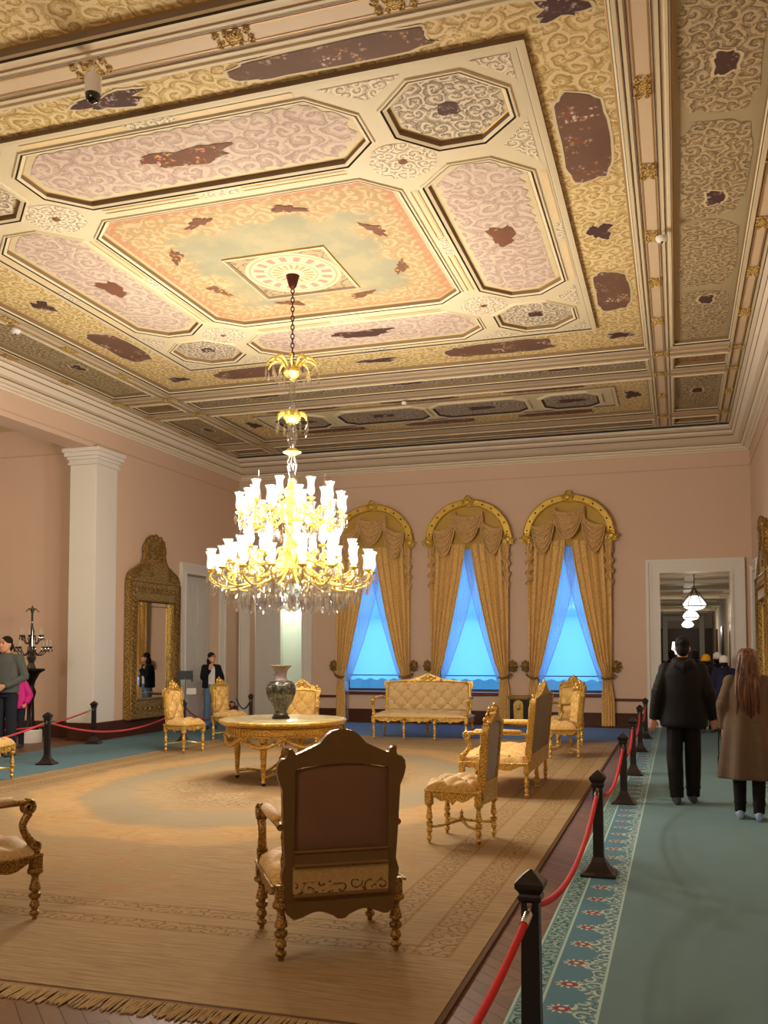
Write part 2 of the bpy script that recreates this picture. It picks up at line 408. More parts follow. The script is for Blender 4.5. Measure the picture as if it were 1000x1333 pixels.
def bar(x0, y0, x1, y1, z, mk, h=.004): flat(rect(min(x0, x1), min(y0, y1), max(x0, x1), max(y0, y1)), z-h, mk)
for s in (-1, 1):
    for a0, a1 in ((-1.4, -.26), (.26, 1.4)):
        for o, w_ in ((1.905, .012), (1.935, .035), (1.985, .012)):
            bar(PX+s*o, PY+a0, PX+s*(o+w_), PY+a1, zi, 'beige' if w_ > .02 else 'gline'); bar(PX+a0, PY+s*(o+.03), PX+a1, PY+s*(o+.03+w_), zi, 'beige' if w_ > .02 else 'gline')
        bar(PX+s*3.26, PY+a0, PX+s*3.32, PY+a1, zi, 'beige'); bar(PX+a0, PY+s*3.30, PX+a1, PY+s*3.37, zi, 'beige')
    bar(PX+s*1.90, PY-.22, PX+s*2.0, PY+.22, zi, 'oK'); bar(PX-.22, PY+s*1.93, PX+.22, PY+s*2.03, zi, 'oK')
    bar(PX+s*3.25, PY-.2, PX+s*3.33, PY+.2, zi, 'oK'); bar(PX-.25, PY+s*3.29, PX+.25, PY+s*3.38, zi, 'oK')
QX, QY = -4.615, 10.82
fr = rect(QX-.68, QY-.68, QX+.68, QY+.68)
frame(cb, fr, [(0, zc, 'gline'), (.01, zc-.02, 'gline'), (.025, zc-.02, 'beige'), (.035, zc-.01, 'recess'), (.05, zc-.02, 'cream'), (.065, zc-.003, 'recess')], CI)
for yy, hy_ in ((8.75, .78), (12.65, .68)):
    cartouche(-.76, yy, .22, hy_, zf, seed=4, am=.08); cartouche(-8.36, yy, .26, hy_, zf, seed=4, am=.08)
for xx in (-6.75, -2.6): cartouche(xx, 6.84, .85, .14, zf, seed=6, am=.1); cartouche(xx, 14.49, .85, .28, zf, seed=6, am=.1)
for xx in (-8.36, -.76):
    cartouche(xx, 10.75, .12, .17, zf, 'bqw', seed=5, am=.4)
    for yy in (6.84, 14.45): cartouche(xx, yy, .17, .11, zf, 'bqw', seed=8, am=.4)
for yy in (6.84, 14.49): cartouche(-4.65, yy, .3, .09, zf, 'bqw', seed=5, am=.4)
for s in (-1, 1):
    for t in (-1, 1): flat(blob(PX+s*2.62, PY+t*2.66, .10, .10, 20, .12, 2), zc-.006, 'bqw')
    flat(blob(PX+s*2.62, PY, .14, .24, 30, .3, 9), z1-.008, 'bq'); flat(blob(PX, PY+s*2.66, .44, .14, 30, .3, 12), z1-.008, 'bqw' if s > 0 else 'bq')
for i, (x, y) in enumerate(((-.6, -1.35), (.5, -1.35), (1.25, -.6), (1.25, .5), (.5, 1.2), (-.55, 1.2), (-1.3, .5), (-1.3, -.62))):
    rt = math.atan2(y, x)+PI/2
    flat(blob(PX+x, PY+y, .19, .07, 30, .5, 20+i, 1, rt), zc-.006, 'bq')
XS = [(-10.02, -9.28), (BX0, BX1), (.05, .81)]
YS = [(.6, 5.97), (BY0, BY1), (15.66, 16.17), (16.79, 19.14), (19.80, 20.21)]
for yi, (y0, y1) in enumerate(YS):
    for xi, (x0, x1) in enumerate(XS):
        if (xi, yi) == (1, 1): continue
        mid = xi == 1
        if mid and yi == 0: pl, z = coffer(x0, y0, x1, y1, 'oF')
        elif mid: pl, z = coffer(x0, y0, x1, y1, 'oG' if yi in (2, 4) else 'oF', e=.07 if yi in (2, 4) else .095)
        else: pl, z = coffer(x0, y0, x1, y1, 'oR' if yi in (2, 4) else 'oE', None if yi in (2, 4) else 'plainE', e=.07)
        mx = (x0+x1)/2
        if not mid:
            if yi == 1:
                for k, yy in enumerate((7.9, 10.3, 13.3)): cartouche(mx+.03, yy, .09, .15, z-.004, 'bqw', seed=k+3, am=.2)
            elif yi == 3: cartouche(mx, (y0+y1)/2, .09, .16, z-.004, 'bqw', seed=2)
        elif yi in (2, 4):
            for xx in (-2.8, 0, 2.8): cartouche(-4.6+xx, (y0+y1)/2, .3, .07, z, 'bqw', seed=3, am=.3)
        elif yi == 3:
            zz = z; XM = -4.635
            q0, q1 = y0+.45, y1-.55
            cb.poly(rect(XM-3.62, q0, XM+3.62, q1), [], lambda p: (p[0], p[1], zz-.02), CI['plainP'])
            frame(cb, rect(XM-3.62, q0, XM+3.62, q1), [(0, zz, 'cream'), (0, zz-.03, 'recess'), (.06, zz-.035, 'cream'), (.07, zz-.02, 'gap')], CI)
            cyy = (q0+q1)/2; hh = (q1-q0)/2-.12
            for ox, hx in ((-2.76, .6), (-1.0, .98), (1.0, .98), (2.76, .6)):
                o8 = octa(XM+ox, cyy, hx, hh, .25)
                pl2, z2 = frame(cb, o8, [(0, zz-.02, 'cream'), (0, zz-.05, 'cream'), (.07, zz-.05, 'cream'), (.11, zz-.022, 'gap')], CI)
                flat(pl2, z2-.003, 'oG')
                flat(blob(XM+ox, cyy, .25, .12, 24, .3, 4), z2-.006, 'bqw')
            for xx in (-2.4, 0, 2.4): cartouche(XM+xx, y1-.28, .75, .15, z, seed=6); cartouche(XM+xx, y0+.24, .75, .12, z, seed=6)
            for xx in (-3.9, 3.9): cartouche(XM+xx, cyy, .13, .22, z, 'bqw', seed=8, am=.4)
flat(rect(-10.32, -1.0, 1.10, 20.45), ZB, 'beam', cells)
def strip_x(xc, y0, y1, hw):
    for s in (-1, 1):
        bar(xc+s*hw, y0, xc+s*(hw+.03), y1, ZB, 'cream', .012); bar(xc+s*hw*.55, y0, xc+s*(hw*.55+.010), y1, ZB, 'gline', .006); bar(xc+s*hw*.78, y0, xc+s*(hw*.78+.008), y1, ZB, 'gap', .006)
        flat(rect(xc+s*(hw+.034)-.004, y0, xc+s*(hw+.034)+.004, y1), ZB-.01, 'gap')
def strip_y(yc, x0, x1, hw):
    for s in (-1, 1):
        bar(x0, yc+s*hw, x1, yc+s*(hw+.03), ZB, 'cream', .012); bar(x0, yc+s*hw*.55, x1, yc+s*(hw*.55+.012), ZB, 'gline', .006); bar(x0, yc+s*hw*.78, x1, yc+s*(hw*.78+.008), ZB, 'gap', .006)
for xc, hw in ((-.195, .11), (-9.06, .10), (.98, .085), (-10.2, .085)): strip_x(xc, 0, 20.4, hw)
YBM = ((6.31, .15), (15.33, .14), (16.46, .13), (19.47, .14))
for yc, hw in YBM: strip_y(yc, -10.3, 1.08, hw)
def clip(x, y, lx, ly):
    rn = random.Random(int(x*31+y*17)); k = 4
    for i in range(k):
        t = (i-(k-1)/2)/k
        for s in (-1, 1):
            px, py = (x+t*lx, y+s*ly*.24) if lx > ly else (x+s*lx*.24, y+t*ly)
            cb.tube(spiral((px, py, ZB-.016), .036, 1.2, 'xy', rn.uniform(0, 6), s, 11), .009, 5, CI['gcl'])
    cb.ball((x, y, ZB-.010), (lx*.22, ly*.3, .014), 8, CI['gcl'])
for xc in (-.195, -9.06, .98, -10.2):
    for y in (2.0, 3.45, 4.9, 7.93, 9.38, 10.9, 12.3, 13.77, 17.9): clip(xc, y, .18, .32)
    for yc, _ in YBM: clip(xc, yc, .26, .22)
for x in (-7.1, -5.8, -4.48, -3.2, -1.9): clip(x, 6.31, .36, .2)
# the curved bed between ceiling and cornice
ceil = cb.build('ceiling', [M[k] for k in CM], smooth=0, kind='structure', origin=(QX, QY, 0))
# slab above so no light leaks
MB().span((XL-.6, YN-.3, 6.62), (XR+.4, YB+.4, 6.75)).build('ceiling_slab', M['cream'], ceil, 0).location = (-QX, -QY, 0)

# cornice
co = MB()
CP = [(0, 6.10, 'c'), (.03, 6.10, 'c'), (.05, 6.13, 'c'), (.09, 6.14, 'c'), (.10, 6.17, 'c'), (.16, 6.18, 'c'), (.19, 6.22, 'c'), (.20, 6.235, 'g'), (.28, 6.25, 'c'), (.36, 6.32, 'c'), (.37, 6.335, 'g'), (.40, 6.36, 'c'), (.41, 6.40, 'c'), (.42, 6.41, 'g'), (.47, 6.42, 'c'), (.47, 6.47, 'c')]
prev = None
for d, z, mk in CP:
    r = [(XL+d, YN+d, z), (XR-d, YN+d, z), (XR-d, YB-d*(1 if d < .2 else 1+(d-.2)*4.4), z), (XL+d, YB-d*(1 if d < .2 else 1+(d-.2)*4.4), z)]
    if prev: co.add(prev+r, [(i, (i+1) % 4, 4+(i+1) % 4, 4+i) for i in range(4)], 0 if mk == 'c' else 1)
    prev = r
co.build('trim_1', [M['cornice'], M['recess']], None, 20, kind='structure')

# ---------------------------------------------------------------- walls
def xz(y): return lambda p, t: (p[0], y+t, p[1])
def yz(x): return lambda p, t: (x+t, p[0], p[1])
ZT = 6.5
WX = (-7.08, -4.69, -2.35)
holes = [[(c-.8, .74), (c+.8, .74)]+[(c+.8*math.cos(a*PI/12), 4.25+.75*math.sin(a*PI/12)) for a in range(0, 13)] for c in WX]
holes += [rect(-10.42, 0, -8.98, 3.45), rect(-.36, 0, 1.12, 3.44)]
holes[-1][0] = (-.36, -.02); holes[-1][1] = (1.12, -.02); holes[-2][0] = (-10.42, -.02); holes[-2][1] = (-8.98, -.02)
wb = MB(); wb.plate(rect(XL-.5, -.1, XR+.5, ZT), holes, xz(YB), 0, .38)
wb.build('wall_back', M['pink'], smooth=0, kind='structure')
wr = MB(); wr.span((XR, YN, -.1), (XR+.3, YB, ZT)); wr.build('wall_right', M['pink'], smooth=0, kind='structure')
wl = MB(); wl.plate([(15.5, -.1), (YB, -.1), (YB, ZT), (YN, ZT), (YN, 5.67), (15.5, 5.67)], [[(18.95, -.02), (20.62, -.02), (20.62, 3.5), (18.95, 3.5)]], yz(XL), -.5, 0)
wl.build('wall_left', M['pink'], smooth=0, kind='structure')
wn = MB(); wn.span((-17, YN-.3, -.1), (XR+.3, YN, ZT)); wn.build('wall_front', M['pink'], smooth=0, kind='structure')
an = MB(); an.span((-17, 16.0, -.1), (XL-.5, 16.3, ZT)); an.build('wall_annex_back', M['pink'], smooth=0, kind='structure')
an = MB(); an.span((-17.3, YN, -.1), (-17, 16.3, ZT)); an.build('wall_annex_left', M['pink'], smooth=0, kind='structure')
an = MB(); an.span((-17.2, YN, 6.3), (XL-.5, 16.2, 6.5)); an.build('ceiling_annex', M['cream'], smooth=0, kind='structure')
# frieze line and band
t = MB()
for a, b in (((XL, YB-.012, 5.76), (XR, YB, 5.785)), ((XL, YN, 5.76), (XL+.012, YB, 5.785)), ((XR-.012, YN, 5.76), (XR, YB, 5.785)), ((-17, 15.985, 5.74), (XL-.5, 16.0, 5.765))): t.span(a, b, 0)
t.build('trim_2', M['frieze'], smooth=0, kind='structure')
# chair rail on the back wall
t = MB()
for a, b in ((-8.62, -7.95), (-6.2, -5.6), (-3.85, -3.25), (-1.5, -.70)): t.span((a, YB-.03, .575), (b, YB, .635))
t.build('trim_3', M['rail'], smooth=0, bevel=.006, kind='structure')
# sill boards under the windows
t = MB()
for c in WX: t.span((c-.86, YB-.06, .66), (c+.86, YB+.30, .735))
t.build('trim_4', M['rail'], smooth=0, bevel=.006, kind='structure')
# baseboards
def base(name, parts):
    t = MB()
    for a, b in parts: t.span(a, b)
    t.build(name, M['wood'], smooth=0, bevel=.008, kind='structure')
base('baseboard_back', [((-8.62, YB-.05, 0), (-.70, YB, .3)), ((-8.62, YB-.06, .28), (-.70, YB, .31))])
base('baseboard_left', [((XL, 15.5, 0), (XL+.05, 18.66, .34)), ((XL, 20.9, 0), (XL+.05, YB, .34)), ((XL-.55, 15.44, 0), (XL+.05, 15.5, .34)), ((-17, 15.95, 0), (XL-.5, 16.0, .32))])
base('baseboard_right', [((XR-.05, YN, 0), (XR, 19.9, .3))])
# pilaster of the left opening
pc = MB()
pc.span((XL-.56, 15.44, .34), (XL+.04, 16.15, 5.36))
for z0, z1, e in ((5.36, 5.40, .04), (5.40, 5.46, .02), (5.46, 5.52, .05), (5.52, 5.60, .09), (5.60, 5.68, .12)):
    pc.span((XL-.56-e, 15.44-e, z0), (XL+.04+e, 16.15+e, z1))
pc.build('trim_5', M['white'], smooth=0, bevel=.01, kind='structure')

# door casings
def casing(name, mk, fn, w0, w1, h, wd=.26, dp=.07, mat='white'):
    t = MB()
    pr_ = [(0, 0, 1.0), (.0, .25, 1.2), (.25, .5, .9), (.5, .8, .65), (.8, 1.0, .45)]
    for a, b, k in ((0, .22, 1.25), (.22, .45, .8), (.45, .8, .6), (.8, 1, .9)):
        o0, o1 = wd*(1-a), wd*(1-b)
        out = [(w0-o0, 0), (w0-o0, h+o0), (w1+o0, h+o0), (w1+o0, 0), (w1+o1, 0), (w1+o1, h+o1), (w0-o1, h+o1), (w0-o1, 0)]
        t.plate(out, [], fn, 0, -dp*k if mk < 0 else dp*k)
    return t.build(name, M[mat], smooth=0, bevel=.004, kind='structure')
casing('trim_6', -1, xz(YB), -.36, 1.12, 3.44, .3)
casing('trim_7', -1, xz(YB), -10.42, -8.98, 3.45, .28)
casing('trim_8', 1, yz(XL), 18.95, 20.62, 3.5, .24)
casing('trim_9', -1, yz(XR), 19.95, 21.0, 3.35, .2)
# panelled door leaves
def leaf(name, w, h, loc, rz, hand=1, handle=True):
    t = MB(); t.span((0, -.022, 0), (w, .022, h))
    o = t.build(name, M['door'], smooth=0, bevel=.003, kind='structure'); o.location = loc; o.rotation_euler = (0, 0, rz)
    pn = MB()
    for s in (-1, 1):
        for z0, z1 in ((.15, .75), (.95, 2.15), (2.3, h-.15)):
            fn = lambda p, t_: (p[0], s*(.022+t_), p[1])
            pn.plate(rect(.12, z0, w-.12, z1), [rect(.17, z0+.05, w-.17, z1-.05)], fn, 0, .012)
            pn.plate(rect(.2, z0+.08, w-.2, z1-.08), [], fn, 0, .008)
    pn.build('door_panel', M['door'], o, 0, bevel=.004)
    if handle:
        hn = MB()
        for s in (-1, 1):
            hn.span((w-.09, s*.02, 1.0), (w-.04, s*.034, 1.22)); hn.tube([(w-.065, s*.03, 1.12), (w-.065, s*.07, 1.12), (w-.16, s*.075, 1.12)], .009, 6)
        hn.build('door_handle', M['brassd'], o)
    return o
M['brassd'] = plain('old_brass', (120, 96, 50), .35, .9, var=.2)
leaf('door_1', .83, 3.49, (XL-.25, 18.96, 0), PI/2); d = leaf('door_2', .83, 3.49, (XL-.25, 20.62, 0), -PI/2, handle=False)
leaf('door_3', .66, 3.42, (-10.4, YB+.28, 0), math.radians(8))
leaf('door_4', .66, 3.42, (-9.0, YB+.38, 0), math.radians(95))
leaf('door_5', 1.03, 3.33, (XR-.04, 19.97, 0), PI/2)

# windows: frame, glass
M['wframe'] = plain('window_frame', (58, 62, 76), .5)
g = N('window_glass'); tr = g.nd('ShaderNodeBsdfTransparent'); tr.inputs[0].default_value = (.93, .97, 1, 1)
gl = g.nd('ShaderNodeBsdfGlossy'); gl.inputs['Roughness'].default_value = .03; mx = g.nd('ShaderNodeMixShader'); mx.inputs[0].default_value = .06
g.t.links.new(tr.outputs[0], mx.inputs[1]); g.t.links.new(gl.outputs[0], mx.inputs[2]); g.t.links.new(mx.outputs[0], g.out.inputs[0]); M['glass'] = g.mat
for i, c in enumerate(WX):
    t = MB(); y0, y1 = YB+.26, YB+.32
    for a, b in (((c-.8, y0, .735), (c-.74, y1, 4.3)), ((c+.74, y0, .735), (c+.8, y1, 4.3)), ((c-.8, y0, .735), (c+.8, y1, .80)), ((c-.8, y0, 4.22), (c+.8, y1, 4.3)), ((c-.8, y0, 2.5), (c+.8, y1, 2.55)), ((c-.02, y0, 2.5), (c+.02, y1, 4.3))): t.span(a, b)
    wo = t.build('window_%d' % (i+1), M['wframe'], smooth=0, bevel=.005, kind='structure')
    t = MB(); t.span((c-.78, YB+.285, .75), (c+.78, YB+.292, 5.0)); t.build('pane', M['glass'], wo, 0)

# side room behind the left back door, and corridor behind the right one
sr = MB()
for a, b in (((-12.2, 23.6, 0), (-8.6, 23.8, 4)), ((-12.4, YB+.38, 0), (-12.2, 23.8, 4)), ((-8.6, YB+.38, 0), (-8.45, 23.8, 4)), ((-12.4, YB+.38, 4), (-8.45, 23.8, 4.1))): sr.span(a, b)
M['mint'] = plain('side_room_paint', (226, 234, 218), .7, var=.02)
sr.build('wall_side_room', M['mint'], smooth=0, kind='structure')
st = MB()
for a, b in (((-11.30, 23.3, 0), (-11.1, 23.6, 4)), ((-10.55, 23.3, 0), (-10.35, 23.6, 4)), ((-11.30, 23.3, 2.9), (-10.35, 23.6, 3.1))): st.span(a, b)
M['grey'] = plain('grey_passage', (92, 96, 100), .7)
st.build('trim_10', M['white'], smooth=0, bevel=.01, kind='structure')
MB().span((-11.1, 23.5, 0), (-10.55, 23.59, 2.9)).build('dark_opening', M['grey'], smooth=0, kind='structure')  # grey sheet standing in for the dark of an open passage

kw = MB(); cx0, cx1, cy1, cz = -.95, 1.75, 52, 3.75
kw.span((cx0-.2, YB+.38, 0), (cx0, cy1, cz+.1)); kw.span((cx1, YB+.38, 0), (cx1+.2, cy1, cz+.1)); kw.span((cx0, cy1, 0), (cx1, cy1+.2, cz+.1))
M['corr'] = plain('corridor_paint', (206, 190, 164), .7, var=.03)
kw.build('wall_corridor', M['corr'], smooth=0, kind='structure')
kc = MB(); kc.span((cx0-.1, YB+.38, cz), (cx1+.1, cy1+.1, cz+.1), 0)
for k in range(11):
    y = YB+1+k*2.8; kc.span((cx0, y, cz-.1), (cx1, y+.2, cz), 0)
for x in (cx0, cx1-.25, .2): kc.span((x, YB+.4, cz-.06), (x+.25, cy1, cz), 0)
kc.build('ceiling_corridor', [M['cornice']], smooth=0, kind='structure')
kd = MB()
for y in (27, 33, 39.5, 45):
    for s, x in ((-1, cx0), (1, cx1)):
        kd.span((x-.05 if s > 0 else x, y, 0), (x if s > 0 else x+.05, y+1.5, 2.7))
kd.span((cx0, cy1-.1, 0), (cx1, cy1, 2.9), 0)
kd.build('trim_11', M['wood'], smooth=0, kind='structure')
kd = MB(); kd.plate([(-.75, 0), (-.75, 3.55), (1.35, 3.55), (1.35, 0), (1.1, 0), (1.1, 3.3), (-.5, 3.3), (-.5, 0)], [], xz(cy1-.2), 0, .08)
kd.build('trim_12', M['white'], smooth=0, kind='structure')

# ---------------------------------------------------------------- floor
def parquet():
    n = N('parquet'); v = n.map(n.co(), (1, 1, 1), (0, 0, PI/4)); x = n.xyz(v)
    W = .09
    cell = n.math('FLOOR', n.math('DIVIDE', x[0], W*5)); alt = n.math('MODULO', n.math('ABSOLUTE', n.math('ADD', cell, n.math('FLOOR', n.math('DIVIDE', x[1], W*5)))), 2)
    u = n.math('ADD', n.math('MULTIPLY', x[0], alt), n.math('MULTIPLY', x[1], n.math('SUBTRACT', 1, alt)))
    k = n.math('FRACT', n.math('DIVIDE', u, W)); ln = n.math('LESS_THAN', k, .06)
    idx = n.math('FLOOR', n.math('DIVIDE', u, W)); rnd = n.math('FRACT', n.math('MULTIPLY', n.math('SINE', n.math('ADD', n.math('MULTIPLY', idx, 12.98), n.math('MULTIPLY', cell, 78.2))), 43758.5))
    g_ = n.noise(n.map(v, (4, 4, 1)), 6, 5, .6)
    c = n.mix(rnd, srgb(112, 84, 60), srgb(136, 104, 76)); c = n.mix(n.math('MULTIPLY', g_, .6), c, srgb(88, 64, 46)); c = n.mix(ln, c, srgb(52, 36, 26))
    return n.pr(c, .42, spec=.25)
M['parquet'] = parquet()
fl = MB(); fl.span((-17.1, YN-.2, -.2), (XR+.3, YB+.38, 0)); fl.span((-12.4, YB+.38, -.2), (-8.45, 23.8, 0)); fl.span((-1.2, YB+.38, -.2), (2, 52.2, 0))
fl.build('floor', M['parquet'], smooth=0, kind='structure')

# big rug
RX0, RX1, RY0, RY1 = -8.5, -1.08, 4.08, 17.8
def rug_mat():
    n = N('rug_wool'); v = n.co(); x = n.xyz(v)
    dx = n.math('SUBTRACT', (RX1-RX0)/2, n.math('ABSOLUTE', x[0])); dy = n.math('SUBTRACT', (RY1-RY0)/2, n.math('ABSOLUTE', x[1]))
    h, d, vo = n.scroll(v, 5.5, .3, 13); h2, d2, _ = n.scroll(v, 2.2, .6, 12)
    streak = n.step(n.noise(n.map(v, (1.2, 14, 1)), 2.6, 6, .7), .3, .7); big = n.noise(v, .9, 4)
    c = n.mix(streak, srgb(136, 116, 86), srgb(172, 150, 116)); c = n.mix(n.math('MULTIPLY', n.step(big, .4, .65), .6), c, srgb(160, 136, 100))
    fine = n.noise(n.map(v, (60, 90, 1)), 2, 2); c = n.mix(n.math('MULTIPLY', fine, .35), c, srgb(150, 120, 76))
    def band(q, a, b): return n.math('MULTIPLY', n.math('GREATER_THAN', q, a), n.math('LESS_THAN', q, b))
    bands = []
    for a, b, e, g_ in ((.15, .36, 1.0, 1.15), (.56, .76, 1.32, 1.48)):
        side = n.math('MULTIPLY', band(dx, a, b), n.math('GREATER_THAN', dy, e)); fr = n.math('MULTIPLY', band(dy, e, g_), n.math('GREATER_THAN', dx, a))
        bands.append(n.math('MAXIMUM', side, fr))
        for q, lim, o in ((dx, a, dy), (dx, b, dy)):
            c = n.mix(n.math('MULTIPLY', n.math('MULTIPLY', n.math('COMPARE', q, lim, .012), n.math('GREATER_THAN', dy, e)), .6), c, srgb(140, 104, 62))
        for lim in (e, g_): c = n.mix(n.math('MULTIPLY', n.math('MULTIPLY', n.math('COMPARE', dy, lim, .012), n.math('GREATER_THAN', dx, a)), .6), c, srgb(140, 104, 62))
    bm = n.math('MAXIMUM', *bands)
    vb = n.scroll(v, 9, .2, 12)
    c = n.mix(n.math('MULTIPLY', n.math('MULTIPLY', bm, vb[1]), .75), c, srgb(112, 84, 50)); c = n.mix(n.math('MULTIPLY', bm, .12), c, srgb(140, 110, 66))
    # medallion
    e = n.vm('LENGTH', n.comb(n.math('DIVIDE', x[0], 2.7), n.math('DIVIDE', n.math('SUBTRACT', x[1], .5), 3.9)))
    e = n.math('ADD', e, n.math('MULTIPLY', n.math('SUBTRACT', big, .5), .25))
    ring = n.math('MULTIPLY', n.step(e, .62, .7), n.math('SUBTRACT', 1, n.step(e, .82, .88)))
    c = n.mix(n.math('MULTIPLY', ring, .55), c, srgb(142, 134, 114))
    ro = n.math('MULTIPLY', n.step(e, .84, .9), n.math('SUBTRACT', 1, n.step(e, 1.04, 1.1)))
    c = n.mix(n.math('MULTIPLY', n.math('MULTIPLY', ro, n.math('MULTIPLY', d2, n.step(big, .35, .6))), .7), c, srgb(150, 98, 62)); c = n.mix(n.math('MULTIPLY', ro, .3), c, srgb(214, 172, 112))
    ri = n.math('SUBTRACT', 1, n.step(e, .5, .58)); c = n.mix(n.math('MULTIPLY', n.math('MULTIPLY', ri, n.math('MAXIMUM', d, n.step(big, .45, .62))), .6), c, srgb(116, 84, 54))
    inn = n.math('MULTIPLY', n.math('GREATER_THAN', dx, .9), n.math('GREATER_THAN', dy, 1.65))
    out = n.math('MULTIPLY', inn, n.step(e, 1.1, 1.2)); c = n.mix(n.math('MULTIPLY', n.math('MULTIPLY', out, d2), .3), c, srgb(166, 116, 74))
    c = n.mix(n.math('MULTIPLY', n.math('MULTIPLY', out, n.math('GREATER_THAN', n.noise(v, 1.7, 2), .66)), .35), c, srgb(176, 116, 74))
    return n.pr(c, .9, spec=.1, bump=n.noise(v, 220, 2), bs=.25, bd=.004)
M['rug'] = rug_mat(); M['rugedge'] = plain('rug_edge', (92, 66, 42), .9)
M['fringe'] = plain('rug_fringe', (186, 164, 124), .9, var=.3, sc=60)
rg = thing('rug', 'large tan wool rug with scroll borders and a faded oval medallion under the furniture', 'rug', ((RX0+RX1)/2, (RY0+RY1)/2, 0))
t = MB(); hx, hy = (RX1-RX0)/2, (RY1-RY0)/2
t.span((-hx, -hy, .0), (hx, hy, .022)); t.build('rug_pile', M['rug'], rg, 0)
t = MB()
for a, b in (((-hx-.03, -hy-.03, 0), (-hx, hy+.03, .018)), ((hx, -hy-.03, 0), (hx+.03, hy+.03, .018)), ((-hx, -hy-.03, 0), (hx, -hy, .018)), ((-hx, hy, 0), (hx, hy+.03, .018))): t.span(a, b)
t.build('binding', M['rugedge'], rg, 0)
t = MB()
for i in range(900):
    x = -hx+(i+.5)*2*hx/900; a = random.uniform(-.012, .012); L = random.uniform(.12, .17)
    t.tube([(x, -hy-.02, .016), (x+a, -hy-.02-L*.5, .012), (x+a*2+random.uniform(-.01, .01), -hy-.02-L, .006)], [.0045, .004, .005], 4)
fo = t.build('fringe', M['fringe'], rg, 0); fo['kind'] = 'stuff'

# runner carpets round the rug
def runner_mat():
    n = N('runner_wool'); v = n.co(); x = n.xyz(v)      # local x from the left edge, y along
    W = 2.12
    q = n.math('MINIMUM', x[0], n.math('SUBTRACT', W, x[0])); yy = x[1]
    def band(a, b): return n.math('MULTIPLY', n.math('GREATER_THAN', q, a), n.math('LESS_THAN', q, b))
    nz = n.noise(v, 3, 4); f_ = n.noise(n.map(v, (80, 80, 1)), 2, 2)
    c = n.mix(nz, srgb(104, 132, 138), srgb(116, 144, 150))
    blue = n.mix(nz, srgb(84, 126, 146), srgb(98, 140, 158)); c = n.mix(band(.0, .40), c, blue)
    c = n.mix(band(0, .13), c, srgb(112, 150, 150))
    h, d, vo = n.scroll(n.comb(q, yy), 11, .15, 12)
    c = n.mix(n.math('MULTIPLY', band(.025, .12), d), c, srgb(52, 84, 90)); c = n.mix(n.math('MULTIPLY', band(.025, .12), n.math('MULTIPLY', h, .6)), c, srgb(170, 196, 190))
    # inner lace edge with a flower every 0.33 m
    fy = n.math('SUBTRACT', n.math('FRACT', n.math('DIVIDE', yy, .34)), .5); ly = n.math('MULTIPLY', fy, .34)
    wob = n.math('ADD', .30, n.math('MULTIPLY', n.math('COSINE', n.math('MULTIPLY', fy, 6.283)), -.04))
    lace = n.math('MULTIPLY', n.math('GREATER_THAN', q, wob), n.math('LESS_THAN', q, .40))
    c = n.mix(n.math('MULTIPLY', lace, .45), c, srgb(130, 164, 166)); c = n.mix(n.math('MULTIPLY', lace, n.math('MULTIPLY', h, .8)), c, srgb(196, 214, 206)); c = n.mix(n.math('MULTIPLY', lace, n.math('MULTIPLY', d, .7)), c, srgb(64, 100, 110))
    fx = n.math('SUBTRACT', q, .235)
    r = n.vm('LENGTH', n.comb(fx, n.math('MULTIPLY', ly, 1.25))); an_ = n.math('ARCTAN2', ly, n.math('ADD', fx, .02))
    pet = n.math('SINE', n.math('MULTIPLY', an_, 9)); fl_ = n.math('LESS_THAN', r, n.math('ADD', .052, n.math('MULTIPLY', pet, .022)))
    c = n.mix(fl_, c, srgb(214, 212, 190)); c = n.mix(n.math('MULTIPLY', fl_, n.math('LESS_THAN', n.math('ABSOLUTE', n.math('SUBTRACT', r, .03)), .014)), c, srgb(150, 66, 74))
    for a in (.008, .135, .405): c = n.mix(n.math('COMPARE', q, a, .007), c, srgb(176, 206, 200))
    c = n.mix(n.math('MULTIPLY', f_, .3), c, srgb(60, 88, 92))
    return n.pr(c, .92, spec=.1, bump=n.noise(v, 260, 2), bs=.25, bd=.003)
M['runner'] = runner_mat()
def carpet(name, x0, y0, x1, y1, label, h=.012, rot=0, mat=None):
    t = MB(); t.span((0, 0, 0.001), (x1-x0, y1-y0, h))
    o = t.build(name, mat or M['runner'], smooth=0, bevel=.004); o.location = (x0, y0, 0)
    return tag(o, label, 'carpet')
carpet('runner_carpet', -.79, .3, 1.33, 21.66, 'long blue-green runner carpet with flowered borders leading to the right doorway')
M['lcarp'] = plain('left_carpet', (90, 122, 134), .92, var=.12, sc=3)
M['bcarp'] = plain('back_carpet', (96, 124, 160), .9, var=.12, sc=3)
carpet('runner_carpet', -10.55, 1.0, -8.56, 20.4, 'plain blue runner carpet along the mirror wall, left of the tan rug', mat=M['lcarp'])
carpet('runner_carpet', -8.50, 18.0, -.85, 21.1, 'plain blue carpet strip on the floor below the three windows', mat=M['bcarp'])
carpet('corridor_carpet', -.55, 22.1, 1.30, 50.0, 'blue-green carpet running down the corridor beyond the right doorway', h=.010)
